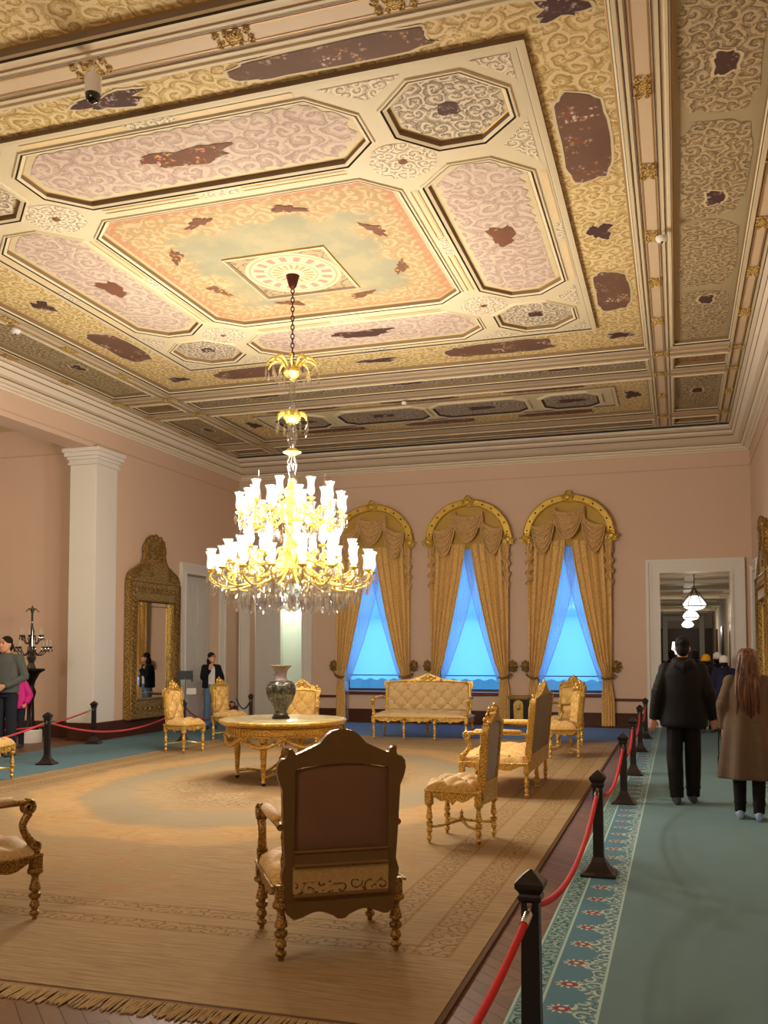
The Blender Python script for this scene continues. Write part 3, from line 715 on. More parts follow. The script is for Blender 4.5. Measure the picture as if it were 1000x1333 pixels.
# ================================================================= furniture
def gold_mat(name, a, b, c, rough=.36, sc=55, bs=.3):
    n = N(name); v = n.co(); z = n.noise(v, sc, 5, .65); k = n.noise(v, 5, 3)
    col = n.mix(n.step(z, .25, .55), tuple(.45*p+.55*q for p, q in zip(srgb(*c), srgb(*a))), srgb(*a)); col = n.mix(n.math('MULTIPLY', n.step(k, .45, .7), .6), col, srgb(*b))
    x = n.xyz(v); h, d, _ = n.scroll(n.comb(n.math('ADD', x[0], x[1]), x[2]), sc*.42, .3, 13)
    col = n.mix(n.math('MULTIPLY', d, .75), col, srgb(*(int(q*.5) for q in c))); col = n.mix(n.math('MULTIPLY', h, .35), col, tuple(min(1, q*1.15) for q in srgb(*b)[:3])+(1,))  # crevice shade and ridge highlights of the carving are painted into the colour
    return n.pr(col, rough, .65, .5, bump=n.math('SUBTRACT', h, d), bs=bs*1.3, bd=.006)
M['gold'] = gold_mat('gilded_wood', (226, 184, 92), (242, 210, 126), (140, 94, 34))
M['goldd'] = gold_mat('dark_gilded_wood', (150, 116, 58), (178, 142, 78), (84, 58, 28), .45)  # darker gilding; the near armchairs' backlit shade is put into this colour
M['goldx'] = gold_mat('bright_gilding', (240, 198, 84), (250, 220, 120), (176, 124, 40), .3)
M['wax'] = plain('shaded_gilded_back', (112, 86, 46), .4, .35, .4, .16, 7)  # unlit backs of the near armchairs, their shade put into a darker gold
def cloth_mat(name, bg, bg2, dark, sc=9, damt=.5, bump=True):
    n = N(name); v = n.co(); x = n.xyz(v); q = n.comb(n.math('ADD', x[0], n.math('MULTIPLY', x[1], .7)), n.math('ADD', x[2], n.math('MULTIPLY', x[1], .7)))
    h, d, vo = n.scroll(q, sc, .35, 12); z = n.noise(v, 30, 3)
    c = n.mix(z, srgb(*bg), srgb(*bg2)); c = n.mix(n.math('MULTIPLY', d, damt), c, srgb(*dark)); c = n.mix(n.math('MULTIPLY', h, .25), c, tuple(min(1, 1.25*t) for t in srgb(*bg)[:3])+(1,))
    return n.pr(c, .62, spec=.3, **{'Sheen Weight': .3})
M['damask'] = cloth_mat('gold_damask', (204, 166, 92), (216, 180, 108), (150, 106, 48), 12, .45)
M['damask2'] = cloth_mat('pale_damask', (188, 158, 108), (200, 172, 122), (140, 106, 62), 16, .25)
M['lining'] = plain('taupe_lining', (112, 82, 58), .85, var=.1, sc=5)
M['glining'] = plain('grey_lining', (150, 148, 142), .85, var=.1, sc=8)
def stripe_mat():
    n = N('striped_lining'); x = n.xyz(n.co()); s_ = n.math('SINE', n.math('MULTIPLY', x[0], 42))
    c = n.mix(n.step(s_, -.2, .5), srgb(112, 98, 82), srgb(164, 150, 126)); c = n.mix(n.math('GREATER_THAN', s_, .85), c, srgb(128, 108, 78)); return n.pr(c, .85)
M['stripe'] = stripe_mat()
M['black'] = plain('black_caster', (24, 20, 18), .4)
M['button'] = plain('button', (110, 74, 36), .6)

def leg_prof(h, r):
    P = [(1, .95), (.965, .95), (.95, .7), (.93, 1.25), (.88, 1.38), (.845, 1.3), (.82, .85), (.79, .62), (.74, .6), (.66, .78), (.58, .98), (.54, 1.02), (.52, .62), (.49, .6), (.475, .98), (.43, 1.05), (.39, .92), (.37, .58), (.33, .62), (.29, .86), (.24, .9), (.21, .55), (.17, .5), (.15, .8), (.11, .9), (.08, .72), (.06, .45), (.0, .42)]
    return [(b*r, a*h) for a, b in P][::-1]
def tuft(u, v, nu, nv):
    a = u*nu+v*nv; b = u*nu-v*nv
    return (abs(math.sin(PI*a/2))*abs(math.sin(PI*b/2)))**.55
def lattice(nu, nv):
    return [((p+q)/nu, (p-q)/nv) for p in range(-20, 40) for q in range(-20, 40) if .06 < (p+q)/nu < .94 and .08 < (p-q)/nv < .94]
def back_outline(kind, hw, h0, h1):
    # right half profile from the bottom to the top, (x frac of hw, z)
    if kind == 'arm': R_ = [(.86, .28), (.86, .40), (.9, .42), (.91, .46), (.86, .52), (.885, .67), (.915, .93), (.97, .98), (1.0, 1.03), (.985, 1.07), (.93, 1.095), (.86, 1.10), (.83, 1.145), (.78, 1.15), (.74, 1.135), (.72, 1.115), (.60, 1.135), (.46, 1.158), (.36, 1.175), (.30, 1.20), (.24, 1.224), (.16, 1.243), (.08, 1.25), (0, 1.252)]
    elif kind == 'side': R_ = [(.84, .34), (.84, .6), (.9, .66), (.86, .72), (.9, .86), (1.0, .93), (1.02, .97), (.96, 1.0), (.98, 1.03), (.88, 1.045), (.82, 1.02), (.66, 1.045), (.42, 1.07), (.25, 1.09), (.22, 1.13), (.13, 1.16), (0, 1.17)]
    else: R_ = [(.95, .34), (.95, .56), (.97, .6), (.955, .9), (.985, .95), (1.0, 1.0), (.985, 1.05), (.94, 1.065), (.8, 1.06), (.62, 1.075), (.42, 1.09), (.27, 1.12), (.16, 1.155), (.07, 1.185), (0, 1.195)]
    top = 1.25 if kind == 'arm' else 1.17 if kind == 'side' else 1.195
    rr = [(x*hw, h0+(z-R_[0][1])*(h1-h0)/(top-R_[0][1])) for x, z in R_]
    return rr+[(-x, z) for x, z in rr[-2::-1]]
def seat_obj(root, label, cat, name, kind, hw, dp, hs, h, cloth, lining, arms, legs_f, legs_b, stretcher, loc, rz, group=None, gold='gold', dull=None, rake=.10, lower=False):
    G = M[gold]; D = M[dull or gold]
    t = thing(name, label, cat, loc, rz, group)
    yf, yb = dp/2, -dp/2
    zr = hs-.17                     # bottom of rail
    # rail with scalloped aprons
    mb = MB()
    def apron(L, n, fnp, th=.035):
        N_ = 28*n; top = [(-L/2, hs-.06), (L/2, hs-.06)][::-1]
        low = []
        for i in range(N_+1):
            u = i/N_; w_ = u*n % 1.0
            low.append((-L/2+L*u, zr+.045+.02*math.cos(2*PI*w_)+(.02*math.cos(4*PI*w_))-(.05 if abs(w_-.5) < .09 else 0)*(1-abs(w_-.5)/.09)))
        mb.plate(low+top, [], fnp, -th/2, th/2, 0)
    nb = max(1, legs_f-1)
    apron(2*hw-.06, nb, lambda p, q: (p[0], yf-.03+q, p[1])); apron(2*hw*.9-.04, nb, lambda p, q: (p[0], yb+.03+q, p[1]))
    for s in (-1, 1): apron(dp-.06, 1, lambda p, q, s=s: (s*(hw-.03)+q, p[0], p[1]))
    for s in (-1, 1): mb.box((s*(hw-.03), yf-.03, hs-.10), (.062, .062, .10)); mb.box((s*(hw-.045), yb+.02, hs-.10), (.055, .055, .10))
    # carved scrolls along the front rail
    nsc = max(4, int(hw*2/.13))
    for i in range(nsc):
        x = -hw+.08+(2*hw-.16)*i/(nsc-1)
        mb.tube(spiral((x, yf-.005, hs-.10), .024, 1.3, 'xz', PI/2, 1 if i % 2 else -1, 12), .006, 5)
    mb.tube([(-hw, yf-.004, hs-.062), (hw, yf-.004, hs-.062)], .009, 6)
    for s in (-1, 1): mb.tube([(s*(hw+.0), yf, hs-.062), (s*hw, yb, hs-.062)], .009, 6)
    mb.build('seat_rail', G, t, 40, bevel=.004)
    # legs
    def leg(x, y, dark=False):
        m = MB(); m.lathe(leg_prof(zr+.05, .036 if kind == 'arm' else .030), 12, 0, (x, y, 0)); m.lathe([(.012, 0), (.014, .03), (.01, .035)], 8, 1, (x, y, 0))
        m.build('leg', [G, M['black']], t, 50)
    for i in range(legs_f): leg(lerp(-hw+.035, hw-.035, i/(legs_f-1)), yf-.03)
    for i in range(legs_b): leg(lerp(-hw+.05, hw-.05, i/(legs_b-1)), yb+.02)
    if stretcher:
        m = MB(); zz = .14
        for s in (-1, 1):
            m.tube(catmull([(s*(hw-.035), yf-.03, zz), (s*(hw-.10), yf*.45, zz+.01), (s*.03, 0, zz+.035), (s*(hw-.12), yb*.45, zz+.01), (s*(hw-.05), yb+.02, zz)], 5), .013, 6)
        m.ball((0, 0, zz+.045), (.05, .03, .025), 10); m.lathe([(.02, 0), (.012, .03), (.018, .05), (.003, .08)], 10, 0, (0, 0, zz+.05))
        m.build('stretcher', G, t, 50)
    # seat cushion
    H_ = .125
    tx, ty = max(2, round(hw*2/.15)), 4
    def seat(u, v):
        a, b = 2*u-1, 2*v-1
        e = (1-abs(a)**5)*(1-abs(b)**5); e = max(0, e)**.45
        x = a*(hw-.01); y = yb+.05+(yf+.0-yb-.05)*v
        tf = tuft(u, v, tx, ty) if arms != 'plain' else 1
        return (x+a*.02*e*(1 if abs(a) > .9 else 0), y+(.025*e if b > .85 else 0), hs-.062+H_*e*(.64+.36*tf))
    m = MB(); m.grid(seat, 36 if hw < .5 else 90, 32)
    so = m.build('seat', M[cloth], t, 180)
    m = MB()
    for a, b in lattice(tx, ty): x, y, z = seat(a, b); m.ball((x, y, z+.008), (.012, .012, .008), 6)
    o = m.build('buttons', M['button'], so, 180); o['kind'] = 'stuff'
    # backrest
    def lean(x, y, z): return (x, y-(z-hs)*rake, z)
    out = back_outline(kind, hw*(.97 if kind != 'side' else .86), hs-.17, h)
    ow = max(p[0] for p in out)
    iw = ow-(.10 if kind != 'side' else .075) if kind != 'sofa' else ow-.09
    zt = h-(.22 if kind == 'arm' else .17 if kind == 'side' else .18); zb0 = hs+.03
    hole = [(-iw, zb0), (iw, zb0)]+[(iw*c_, zt+.035*s_) for c_, s_ in ((1, -.2), (.97, .3), (.8, .6), (.5, .85), (0, 1), (-.5, .85), (-.8, .6), (-.97, .3), (-1, -.2))]
    m = MB(); m.plate(out, [hole], lambda p, q: lean(p[0], yb+q, p[1]), -.028, .028)
    bf = m.build('back_frame', D, t, 40, bevel=.010)
    # gilt crest and carving on the front of the frame
    m = MB()
    zc = h-.085
    for s in (-1, 1):
        m.tube([lean(*p) for p in spiral((s*.07, yb+.04, zc), .05, 1.4, 'xz', PI/2, s, 18)], [.015-.0004*i for i in range(18)], 6)
        for k in range(max(2, int(hw/.13))):
            x = .14+k*.125
            if x > ow-.05: break
            zz_ = next((lerp(a[1], b[1], (x-a[0])/(b[0]-a[0]+1e-9)) for a, b in zip(out, out[1:]) if min(a[0], b[0]) <= x <= max(a[0], b[0]) and a[1] > hs+.3 and b[1] > hs+.3), h-.12)-.05
            m.tube([lean(*p) for p in spiral((s*x, yb+.04, zz_), .032, 1.3, 'xz', 0, -s, 14)], .009, 5)
        m.tube([lean(s*(ow-.05), yb+.035, lerp(zb0, zt, k/12)) for k in range(13)], [.012+.005*math.sin(k*2.1) for k in range(13)], 6)
        m.ball(lean(s*ow*.84, yb+.02, h-.115 if kind != 'sofa' else h-.14), (.020, .022, .024), 8)
    m.ball(lean(0, yb+.04, zc+.03), (.04, .025, .05), 10); m.ball(lean(0, yb+.0, h+.005), (.022, .025, .03), 8)
    for k in range(-2, 3): m.tube([lean(0, yb+.05, zc-.01), lean(k*.018, yb+.055, zc+.05-abs(k)*.008)], [.006, .009], 5)
    if kind == 'side':
        for k in (-1, 0, 1): m.lathe([(.012, 0), (.02, .02), (.008, .04), (.002, .055)], 8, 0, lean(k*.05, yb, h-.01-abs(k)*.04))
    for s in (-1, 1):   # border bead around the cushion
        pass
    hb = [lean(p[0], yb+.03, p[1]) for p in hole]; m.tube(hb, .010, 6, 0, True)
    m.build('back_carving', G, t, 60)
    nz = max(3, round((zt-zb0)/.13))
    nbx = max(3, round(iw*2/.14))
    def bk(u, v):
        a, b = 2*u-1, 2*v-1
        e = max(0, (1-abs(a)**6)*(1-abs(b)**6))**.4
        z = lerp(zb0, zt+.03*(1-a*a), v)
        return lean(a*iw, yb+.01+(.02+.055*tuft(u, v, nbx, nz))*e, z)
    m = MB(); m.grid(bk, 40 if hw < .5 else 110, 40); br = m.build('backrest', M[cloth], t, 180)
    m = MB()
    for a, b in lattice(nbx, nz): x, y, z = bk(a, b); m.ball((x, y+.008, z), (.012, .008, .012), 6)
    o = m.build('buttons', M['button'], br, 180); o['kind'] = 'stuff'
    m = MB()
    if lower:
        zl = zb0+.10
        m.grid(lambda u, v: lean((2*u-1)*iw, yb-.012-.014*(1-(2*u-1)**4)*(1-(2*v-1)**4), lerp(zl, zt+.034*(1-(2*u-1)**2), v)), 16, 16)
    else: m.grid(lambda u, v: lean((2*u-1)*iw, yb-.012-.014*(1-(2*u-1)**4)*(1-(2*v-1)**4), lerp(zb0, zt+.034*(1-(2*u-1)**2), v)), 16, 16)
    m.build('back_panel', M[lining], t, 180)
    if lower:   # low floral panel between bars
        m = MB(); m.plate(rect(-iw-.005, zb0-.14, iw+.005, zb0+.02), [], lambda p, q: lean(p[0], yb-.03+q, p[1]), -.004, .012)
        m.build('lower_panel', M['floral'], t, 0)
        m = MB()
        for z_, r in ((zb0+.025, .014), (zb0+.10, .01), (zb0-.14, .012)): m.tube([lean(-iw, yb-.035, z_), lean(iw, yb-.035, z_)], r, 8)
        m.span((-iw, yb-.04-.06*rake, zb0+.03), (iw, yb-.0, zb0+.10)); m.plate([(-iw-.04, hs-.14), (-iw-.04, hs-.20)]+[(-iw+2*iw*i/24, hs-.215-.018*math.cos(i/24*4*PI)-(.012 if 10 < i < 14 else 0)) for i in range(25)]+[(iw+.04, hs-.20), (iw+.04, hs-.14)], [], lambda p, q: (p[0], yb+.0+q, p[1]), -.03, .01); m.build('cross_bar', D, t, 40)
    # arms
    if arms and arms != 'plain':
        for s in (-1, 1):
            m = MB(); x = s*(hw-.035); za = hs+.26
            m.tube(catmull([(x*.98, yb+.0, za-.0), (x, yb+.12, za+.015), (x*1.03, yf-.18, za+.02), (x*1.04, yf-.10, za+.01)], 5), [.02]*15+[.022], 8)
            for dx in (-.022, 0, .022): m.tube(spiral((x*1.04+dx, yf-.10, za-.012), .045, 1.6, 'yz', PI/2, -1, 22), .012, 6)
            m.tube(catmull([(x*1.04, yf-.09, za-.05), (x*1.04, yf-.13, za-.12), (x*1.03, yf-.10, za-.19), (x*1.0, yf-.04, hs-.0), (x, yf-.03, hs-.06)], 5), [.028, .027, .026, .025, .025, .024, .024, .024, .025, .026, .027, .028, .028, .028, .028, .03, .03, .03, .03, .03, .03][:21], 8)
            for dx in (-.02, 0, .02): m.tube(spiral((x+dx, yf-.045, hs+.0), .04, 1.5, 'yz', -PI/2, 1, 18), .011, 6)
            m.build('armrest', G, t, 60)
            m = MB(); m.loft([]) if 0 else None
            L0, L1 = yb+.06, yf-.17
            m.rings([[(x+.035*k_*math.cos(q), yy, za+.035+.03*k_*math.sin(q)) for q in [2*PI*i/12 for i in range(12)]] for yy, k_ in ((L0, .2), (L0+.03, .8), (lerp(L0, L1, .5), 1.1), (L1-.03, .9), (L1, .2))])
            m.build('arm_pad', M[cloth], t, 80)
    return t
def floral():
    n = N('floral_strip'); v = n.co(); x = n.xyz(v); q = n.comb(x[0], x[2]); h, d, vo = n.scroll(q, 14, .3, 12)
    lowm = n.math('LESS_THAN', x[2], .425)
    c = n.mix(n.math('MULTIPLY', d, lowm), srgb(168, 142, 88), srgb(86, 58, 36)); c = n.mix(n.math('MULTIPLY', h, .25), c, srgb(196, 170, 112)); return n.pr(c, .7)
M['floral'] = floral()

seat_obj(None, 'gilded armchair with a plain taupe cloth back, seen from behind, nearest in the middle', 'armchair', 'armchair', 'arm', .375, .68, .46, 1.25, 'damask', 'lining', True, 2, 2, False, (-1.99, 5.20, .022), math.radians(33), None, 'goldd', 'wax', .06, True)
seat_obj(None, 'gilded armchair cut off by the left edge, its scrolled arm and front leg in view', 'armchair', 'armchair', 'arm', .355, .68, .46, 1.25, 'damask2', 'lining', True, 2, 2, False, (-4.31, 4.86, .022), math.radians(-21), None, 'goldd', 'wax', .06)
sc = seat_obj(None, 'gold tufted side chair with crossed stretcher, beside the red rope, turned to the left', 'chair', 'side_chair', 'side', .27, .50, .52, 1.2, 'damask', 'glining', False, 2, 2, True, (-1.87, 8.24, .022), math.radians(84))
seat_obj(None, 'gold tufted two-seat sofa with a striped grey back, behind the right side chair', 'sofa', 'sofa', 'sofa', .84, .80, .46, 1.30, 'damask', 'stripe', True, 3, 3, False, (-2.05, 11.5, .022), math.radians(90))
seat_obj(None, 'gold tufted three-seat sofa below the windows with a carved crest', 'sofa', 'sofa', 'sofa', .93, .78, .50, 1.24, 'damask2', 'stripe', True, 4, 3, False, (-4.70, 17.45, .022), math.radians(182))
dup(sc, (-1.80, 15.0, .022), math.radians(112), 'gold side chair right behind the two-seat sofa, standing near the rope')
seat_obj(None, 'gold armchair with an open carved crest at the far right end of the rug', 'armchair', 'armchair', 'arm', .34, .64, .46, 1.22, 'damask', 'lining', True, 2, 2, False, (-2.08, 17.0, .022), math.radians(140))
s2 = seat_obj(None, 'narrow gold tufted chair in front of the tall mirror', 'chair', 'side_chair', 'side', .25, .50, .52, 1.17, 'damask', 'glining', False, 2, 2, True, (-7.98, 14.1, .022), math.radians(-108))
dup(s2, (-8.15, 16.1, .022), math.radians(-112), 'narrow gold tufted chair beside the woman in jeans, left of the oval table')
dup(s2, (-8.62, 10.15, .022), math.radians(-75), 'gold chair cut off by the left edge before the left post, seat front in view')
seat_obj(None, 'gold armchair standing behind the big vase and the table', 'armchair', 'armchair', 'arm', .36, .62, .46, 1.16, 'damask', 'lining', True, 2, 2, False, (-6.5, 15.6, .022), math.radians(196))

# ---------------------------------------------------------------- centre table
M['marble'] = plain('table_marble', (176, 160, 120), .15, var=.2, sc=5, spec=.6)
t = thing('round_table', 'round gilded table with carved swags and a polished top in the middle of the rug', 'table', (-5.0, 11.42, .022), math.radians(47))
r0 = .84
m = MB(); m.lathe([(0, .80), (r0-.03, .80), (r0-.01, .795)], 64, 1); m.lathe([(r0-.12, .72), (r0-.06, .725), (r0-.03, .74), (r0, .76), (r0, .785), (r0-.012, .797), (r0-.03, .799)], 64, 0, caps=False)
m.build('table_top', [M['gold'], M['marble']], t, 40)
m = MB(); m.lathe([(r0-.14, .60), (r0-.10, .60), (r0-.09, .62), (r0-.10, .625), (r0-.10, .70), (r0-.08, .71), (r0-.10, .725), (r0-.14, .725)], 64, 0)
for i in range(88):
    a = 2*PI*i/88; m.at((math.cos(a)*(r0-.098), math.sin(a)*(r0-.098), .66), a); m.box((0, 0, 0), (.014, .022, .065))
m.at(); m.build('apron', M['gold'], t, 40)
for i in range(8):
    m = MB(); a0 = PI/4*i+PI/8-.0; pts = []
    for k in range(13):
        u = k/12; a = a0+(u)*PI/4; z = .59-.11*math.sin(PI*u); pts.append((math.cos(a)*(r0-.09), math.sin(a)*(r0-.09), z))
    m.tube(pts, [.014+.01*math.sin(PI*k/12)+.004*math.sin(k*3) for k in range(13)], 8); m.tube([(p[0]*.99, p[1]*.99, p[2]+.03) for p in pts], .008, 6)
    m.ball(pts[0], .03, 10); m.tube([pts[0], (pts[0][0], pts[0][1], .50)], [.022, .008], 8)
    m.build('festoon', M['gold'], t, 80)
for i in range(4):
    a = PI/4+PI/2*i; x, y = .65*math.cos(a), .65*math.sin(a)
    m = MB(); m.lathe([(.012, 0), (.022, .012), (.02, .03), (.03, .045), (.022, .06), (.02, .09), (.03, .30), (.042, .46), (.055, .5), (.04, .515), (.055, .54), (.06, .58), (.05, .61)], 14, 0, (x, y, 0))
    for k in range(8): m.tube([(x+.021*math.cos(k*PI/4), y+.021*math.sin(k*PI/4), .1), (x+.042*math.cos(k*PI/4), y+.042*math.sin(k*PI/4), .45)], .006, 5)
    m.lathe([(.022, 0), (.028, .02), (.015, .05)], 10, 1, (x, y, 0))
    m.build('leg', [M['gold'], M['black']], t, 45)
m = MB()
for i in range(4):
    a = PI/4+PI/2*i; m.tube(catmull([(.65*math.cos(a), .65*math.sin(a), .10), (.45*math.cos(a+.2), .45*math.sin(a+.2), .13), (.25*math.cos(a-.15), .25*math.sin(a-.15), .10), (.08*math.cos(a), .08*math.sin(a), .2)], 6), .018, 8)
m.lathe([(.09, .1), (.10, .13), (.05, .16), (.07, .2), (.045, .25), (.055, .28), (.02, .33), (.03, .35), (.012, .39), (.0, .43)], 14)
m.build('stretcher', M['gold'], t, 50)
# vase
def vase_mat():
    n = N('vase_glaze'); v = n.co(); z = n.noise(v, 14, 5, .7); h, d, _ = n.scroll(n.comb(n.math('ADD', n.xyz(v)[0], n.xyz(v)[1]), n.xyz(v)[2]), 9, .4, 12)
    c = n.mix(n.step(z, .4, .65), srgb(30, 30, 28), srgb(84, 82, 66)); c = n.mix(n.math('MULTIPLY', h, .35), c, srgb(120, 112, 84)); return n.pr(c, .18, spec=.7)
M['vase'] = vase_mat(); M['vneck'] = plain('vase_neck', (138, 122, 116), .25, var=.15, sc=20, spec=.6); M['vrim'] = plain('vase_foot', (36, 26, 22), .3)
t = thing('vase', 'tall dark green baluster vase with a grey neck standing on the round table', 'vase', (-5.02, 11.40, .823))
m = MB(); m.lathe([(.10, .04), (.085, .07), (.075, .09), (.10, .14), (.16, .24), (.195, .34), (.20, .40), (.185, .45), (.15, .485), (.10, .50)], 32); m.build('body', M['vase'], t, 60)
m = MB(); m.lathe([(.10, .50), (.08, .52), (.072, .56), (.08, .62), (.11, .665), (.14, .69), (.13, .69), (.10, .66), (.07, .6)], 32); m.build('neck', M['vneck'], t, 60)
m = MB(); m.lathe([(.115, 0), (.12, .02), (.10, .035), (.10, .05)], 32); m.build('foot', M['vrim'], t, 40)
m = MB(); m.lathe([(.135, .685), (.145, .69), (.142, .70), (.13, .70)], 32); m.build('rim', M['goldd'], t, 60)

# gilt pedestal by the window wall
t = thing('pedestal_cabinet', 'small gilded pedestal cabinet with dark sides between the windows, behind the sofas', 'cabinet', (-3.43, 21.1, .012))
m = MB(); m.span((-.20, -.17, .08), (.20, .17, .64)); m.build('body', M['vrim'], t, 0, bevel=.006)
m = MB(); m.span((-.24, -.21, .64), (.24, .21, .69)); m.span((-.22, -.19, .61), (.22, .19, .64)); m.build('top', M['goldd'], t, 0, bevel=.008)
m = MB(); m.span((-.23, -.20, 0), (.23, .20, .08)); m.build('plinth', M['goldd'], t, 0, bevel=.01)
m = MB(); m.plate([(-.10, .10), (.10, .10), (.11, .5), (.08, .57), (0, .60), (-.08, .57), (-.11, .5)], [], lambda p, q: (p[0], -.172-q, p[1]), 0, .03); m.ball((0, -.215, .44), (.045, .02, .06), 10)
m.tube([(-.05, -.21, .5), (-.04, -.22, .40), (0, -.22, .36), (.04, -.22, .40), (.05, -.21, .5)], .008, 6)
m.build('front_panel', M['gold'], t, 40, bevel=.004)

# ---------------------------------------------------------------- rope barrier
M['post'] = plain('post_wood', (26, 18, 18), .35, var=.3, sc=12, spec=.5)
M['rope'] = plain('red_rope', (196, 44, 44), .7, var=.12, sc=30, bump=.3)
M['ropep'] = plain('pink_rope', (186, 66, 72), .7, var=.1, sc=30)
M['chrome'] = plain('hook_metal', (190, 186, 176), .2, .9)
def make_post(label, loc, rz=0, g='posts of the rope barrier'):
    t = thing('stanchion_post', label, 'barrier post', loc, rz, g)
    m = MB(); m.sqlathe([(.13, 0), (.13, .018), (.105, .03), (.085, .05), (.055, .10), (.042, .14)]); m.build('base', M['post'], t, 0, bevel=.004)
    m = MB(); m.sqlathe([(.040, .12), (.036, .66)]); m.build('shaft', M['post'], t, 0, bevel=.003)
    m = MB(); m.sqlathe([(.038, .655), (.048, .665), (.048, .68), (.042, .69), (.060, .715), (.060, .735), (.03, .765), (.004, .785)]); m.build('cap', M['post'], t, 0, bevel=.003)
    for s in (-1, 1):
        m = MB(); m.tube([(0, s*.036, .63), (0, s*.052, .63), (0, s*.055, .615)], .007, 6); m.box((0, s*.039, .63), (.02, .006, .05))
        m.build('hook', M['chrome'], t, 40)
    return t
PR = [(-.60, 3.93), (-.60, 7.32), (-.60, 10.78), (-.61, 13.3), (-.63, 16.4), (-.62, 18.9)]
PLB = ['nearest black barrier post on the right, cut off by the bottom edge', 'second black barrier post on the right, on the flowered carpet border', 'third barrier post on the right, in front of the walking man\'s path', 'fourth barrier post along the right runner', 'fifth barrier post along the right runner', 'farthest barrier post on the right, hidden partly by the man in black']
p0 = make_post(PLB[0], (PR[0][0], PR[0][1], .012))
for (x, y), l in list(zip(PR, PLB))[1:]: dup(p0, (x, y, .012), 0, l)
LP = [((-9.12, 12.0), 'dark barrier post on the left blue carpet, nearest to the left edge'), ((-10.35, 14.95), 'dark barrier post standing right before the white pilaster'), ((-8.93, 15.75), 'barrier post half hidden behind the gold chair before the mirror'), ((-8.9, 18.6), 'black barrier post behind the vase, before the left back door')]
for (x, y), l in LP: dup(p0, (x, y, .013 if x > -10.5 else 0), .3, l)
def rope(a, b, sag, label, mat='rope', r=.016, z=.63, g='ropes of the barrier'):
    n = 24; P = [Vector((lerp(a[0], b[0], i/n), lerp(a[1], b[1], i/n), z-4*sag*(i/n)*(1-i/n))) for i in range(n+1)]
    t = thing('barrier_rope', label, 'rope', (0, 0, 0), 0, g); t.location = P[0]
    Q = [p-P[0] for p in P]
    m = MB(); m.tube(Q, r, 8); m.build('cord', M[mat], t, 80)
    for k in (0, -1):
        m = MB(); q = Q[k]; q2 = Q[1] if k == 0 else Q[-2]; m.tube([q, q.lerp(q2, .55)], r*1.25, 8); m.build('end_cap', M['chrome'], t, 50)
RL = ['red rope running out of the bottom edge from the nearest post', 'red rope sagging between the nearest and second post on the right', 'red rope between the second and third post on the right', 'red rope between the third and fourth post on the right', 'red rope between the fourth and fifth post on the right', 'red rope at the far end of the right barrier, by the man in black']
rope((-.98, 1.2), (PR[0][0], PR[0][1]-.075), .30, RL[0])
for i in range(5): rope((PR[i][0], PR[i][1]+.075), (PR[i+1][0], PR[i+1][1]-.075), .2, RL[i+1])
dup(p0, (-.98, 1.1, .0), 0, PLB[0]) if 0 else None
L = [p for p, _ in LP]
rope((-9.4, 8.6), (L[0][0]-.02, L[0][1]-.06), .2, 'pink-red rope leaving the left edge from the left carpet post', 'ropep')
rope((L[0][0], L[0][1]+.06), (L[2][0], L[2][1]-.06), .26, 'pink-red rope sagging from the left carpet post to the chair before the mirror', 'ropep')
rope((-11.9, 12.3), (L[1][0]-.05, L[1][1]-.03), .28, 'pink-red rope hanging from the post before the pilaster towards the man in grey', 'ropep')
rope((L[2][0], L[2][1]+.09), (L[3][0]-.5, L[3][1]+.0), .3, 'dark red rope behind the chairs in front of the woman in jeans', 'ropep')
rope((-9.75, 19.6), (L[3][0]-.06, L[3][1]+.09), .2, 'dark rope hanging on the post behind the vase', 'post')
# ================================================================= curtains
M['curtain'] = cloth_mat('curtain_damask', (222, 182, 106), (232, 194, 120), (170, 126, 66), 7, .4)
M['swag'] = cloth_mat('swag_damask', (206, 166, 104), (216, 178, 118), (140, 102, 60), 8, .35)
M['valance'] = plain('valance_cloth', (196, 158, 72), .6, var=.1, sc=6)
g = N('sheer'); tr = g.nd('ShaderNodeBsdfTransparent'); tr.inputs[0].default_value = (.9, .94, 1, 1); tl = g.nd('ShaderNodeBsdfTranslucent'); tl.inputs[0].default_value = (.75, .74, .78, 1); df = g.nd('ShaderNodeBsdfDiffuse'); df.inputs[0].default_value = (.6, .57, .6, 1)
m1 = g.nd('ShaderNodeMixShader'); m1.inputs[0].default_value = .4; g.t.links.new(tl.outputs[0], m1.inputs[1]); g.t.links.new(df.outputs[0], m1.inputs[2])
m2 = g.nd('ShaderNodeMixShader'); m2.inputs[0].default_value = .68; g.t.links.new(tr.outputs[0], m2.inputs[1]); g.t.links.new(m1.outputs[0], m2.inputs[2]); g.t.links.new(m2.outputs[0], g.out.inputs[0]); M['sheer'] = g.mat
g = N('blind_cloth'); tr = g.nd('ShaderNodeBsdfTransparent'); tr.inputs[0].default_value = (.85, .95, 1, 1); tl = g.nd('ShaderNodeBsdfTranslucent'); tl.inputs[0].default_value = (.75, .82, .85, 1)
m2 = g.nd('ShaderNodeMixShader'); m2.inputs[0].default_value = .55; g.t.links.new(tr.outputs[0], m2.inputs[1]); g.t.links.new(tl.outputs[0], m2.inputs[2]); g.t.links.new(m2.outputs[0], g.out.inputs[0]); M['blind'] = g.mat

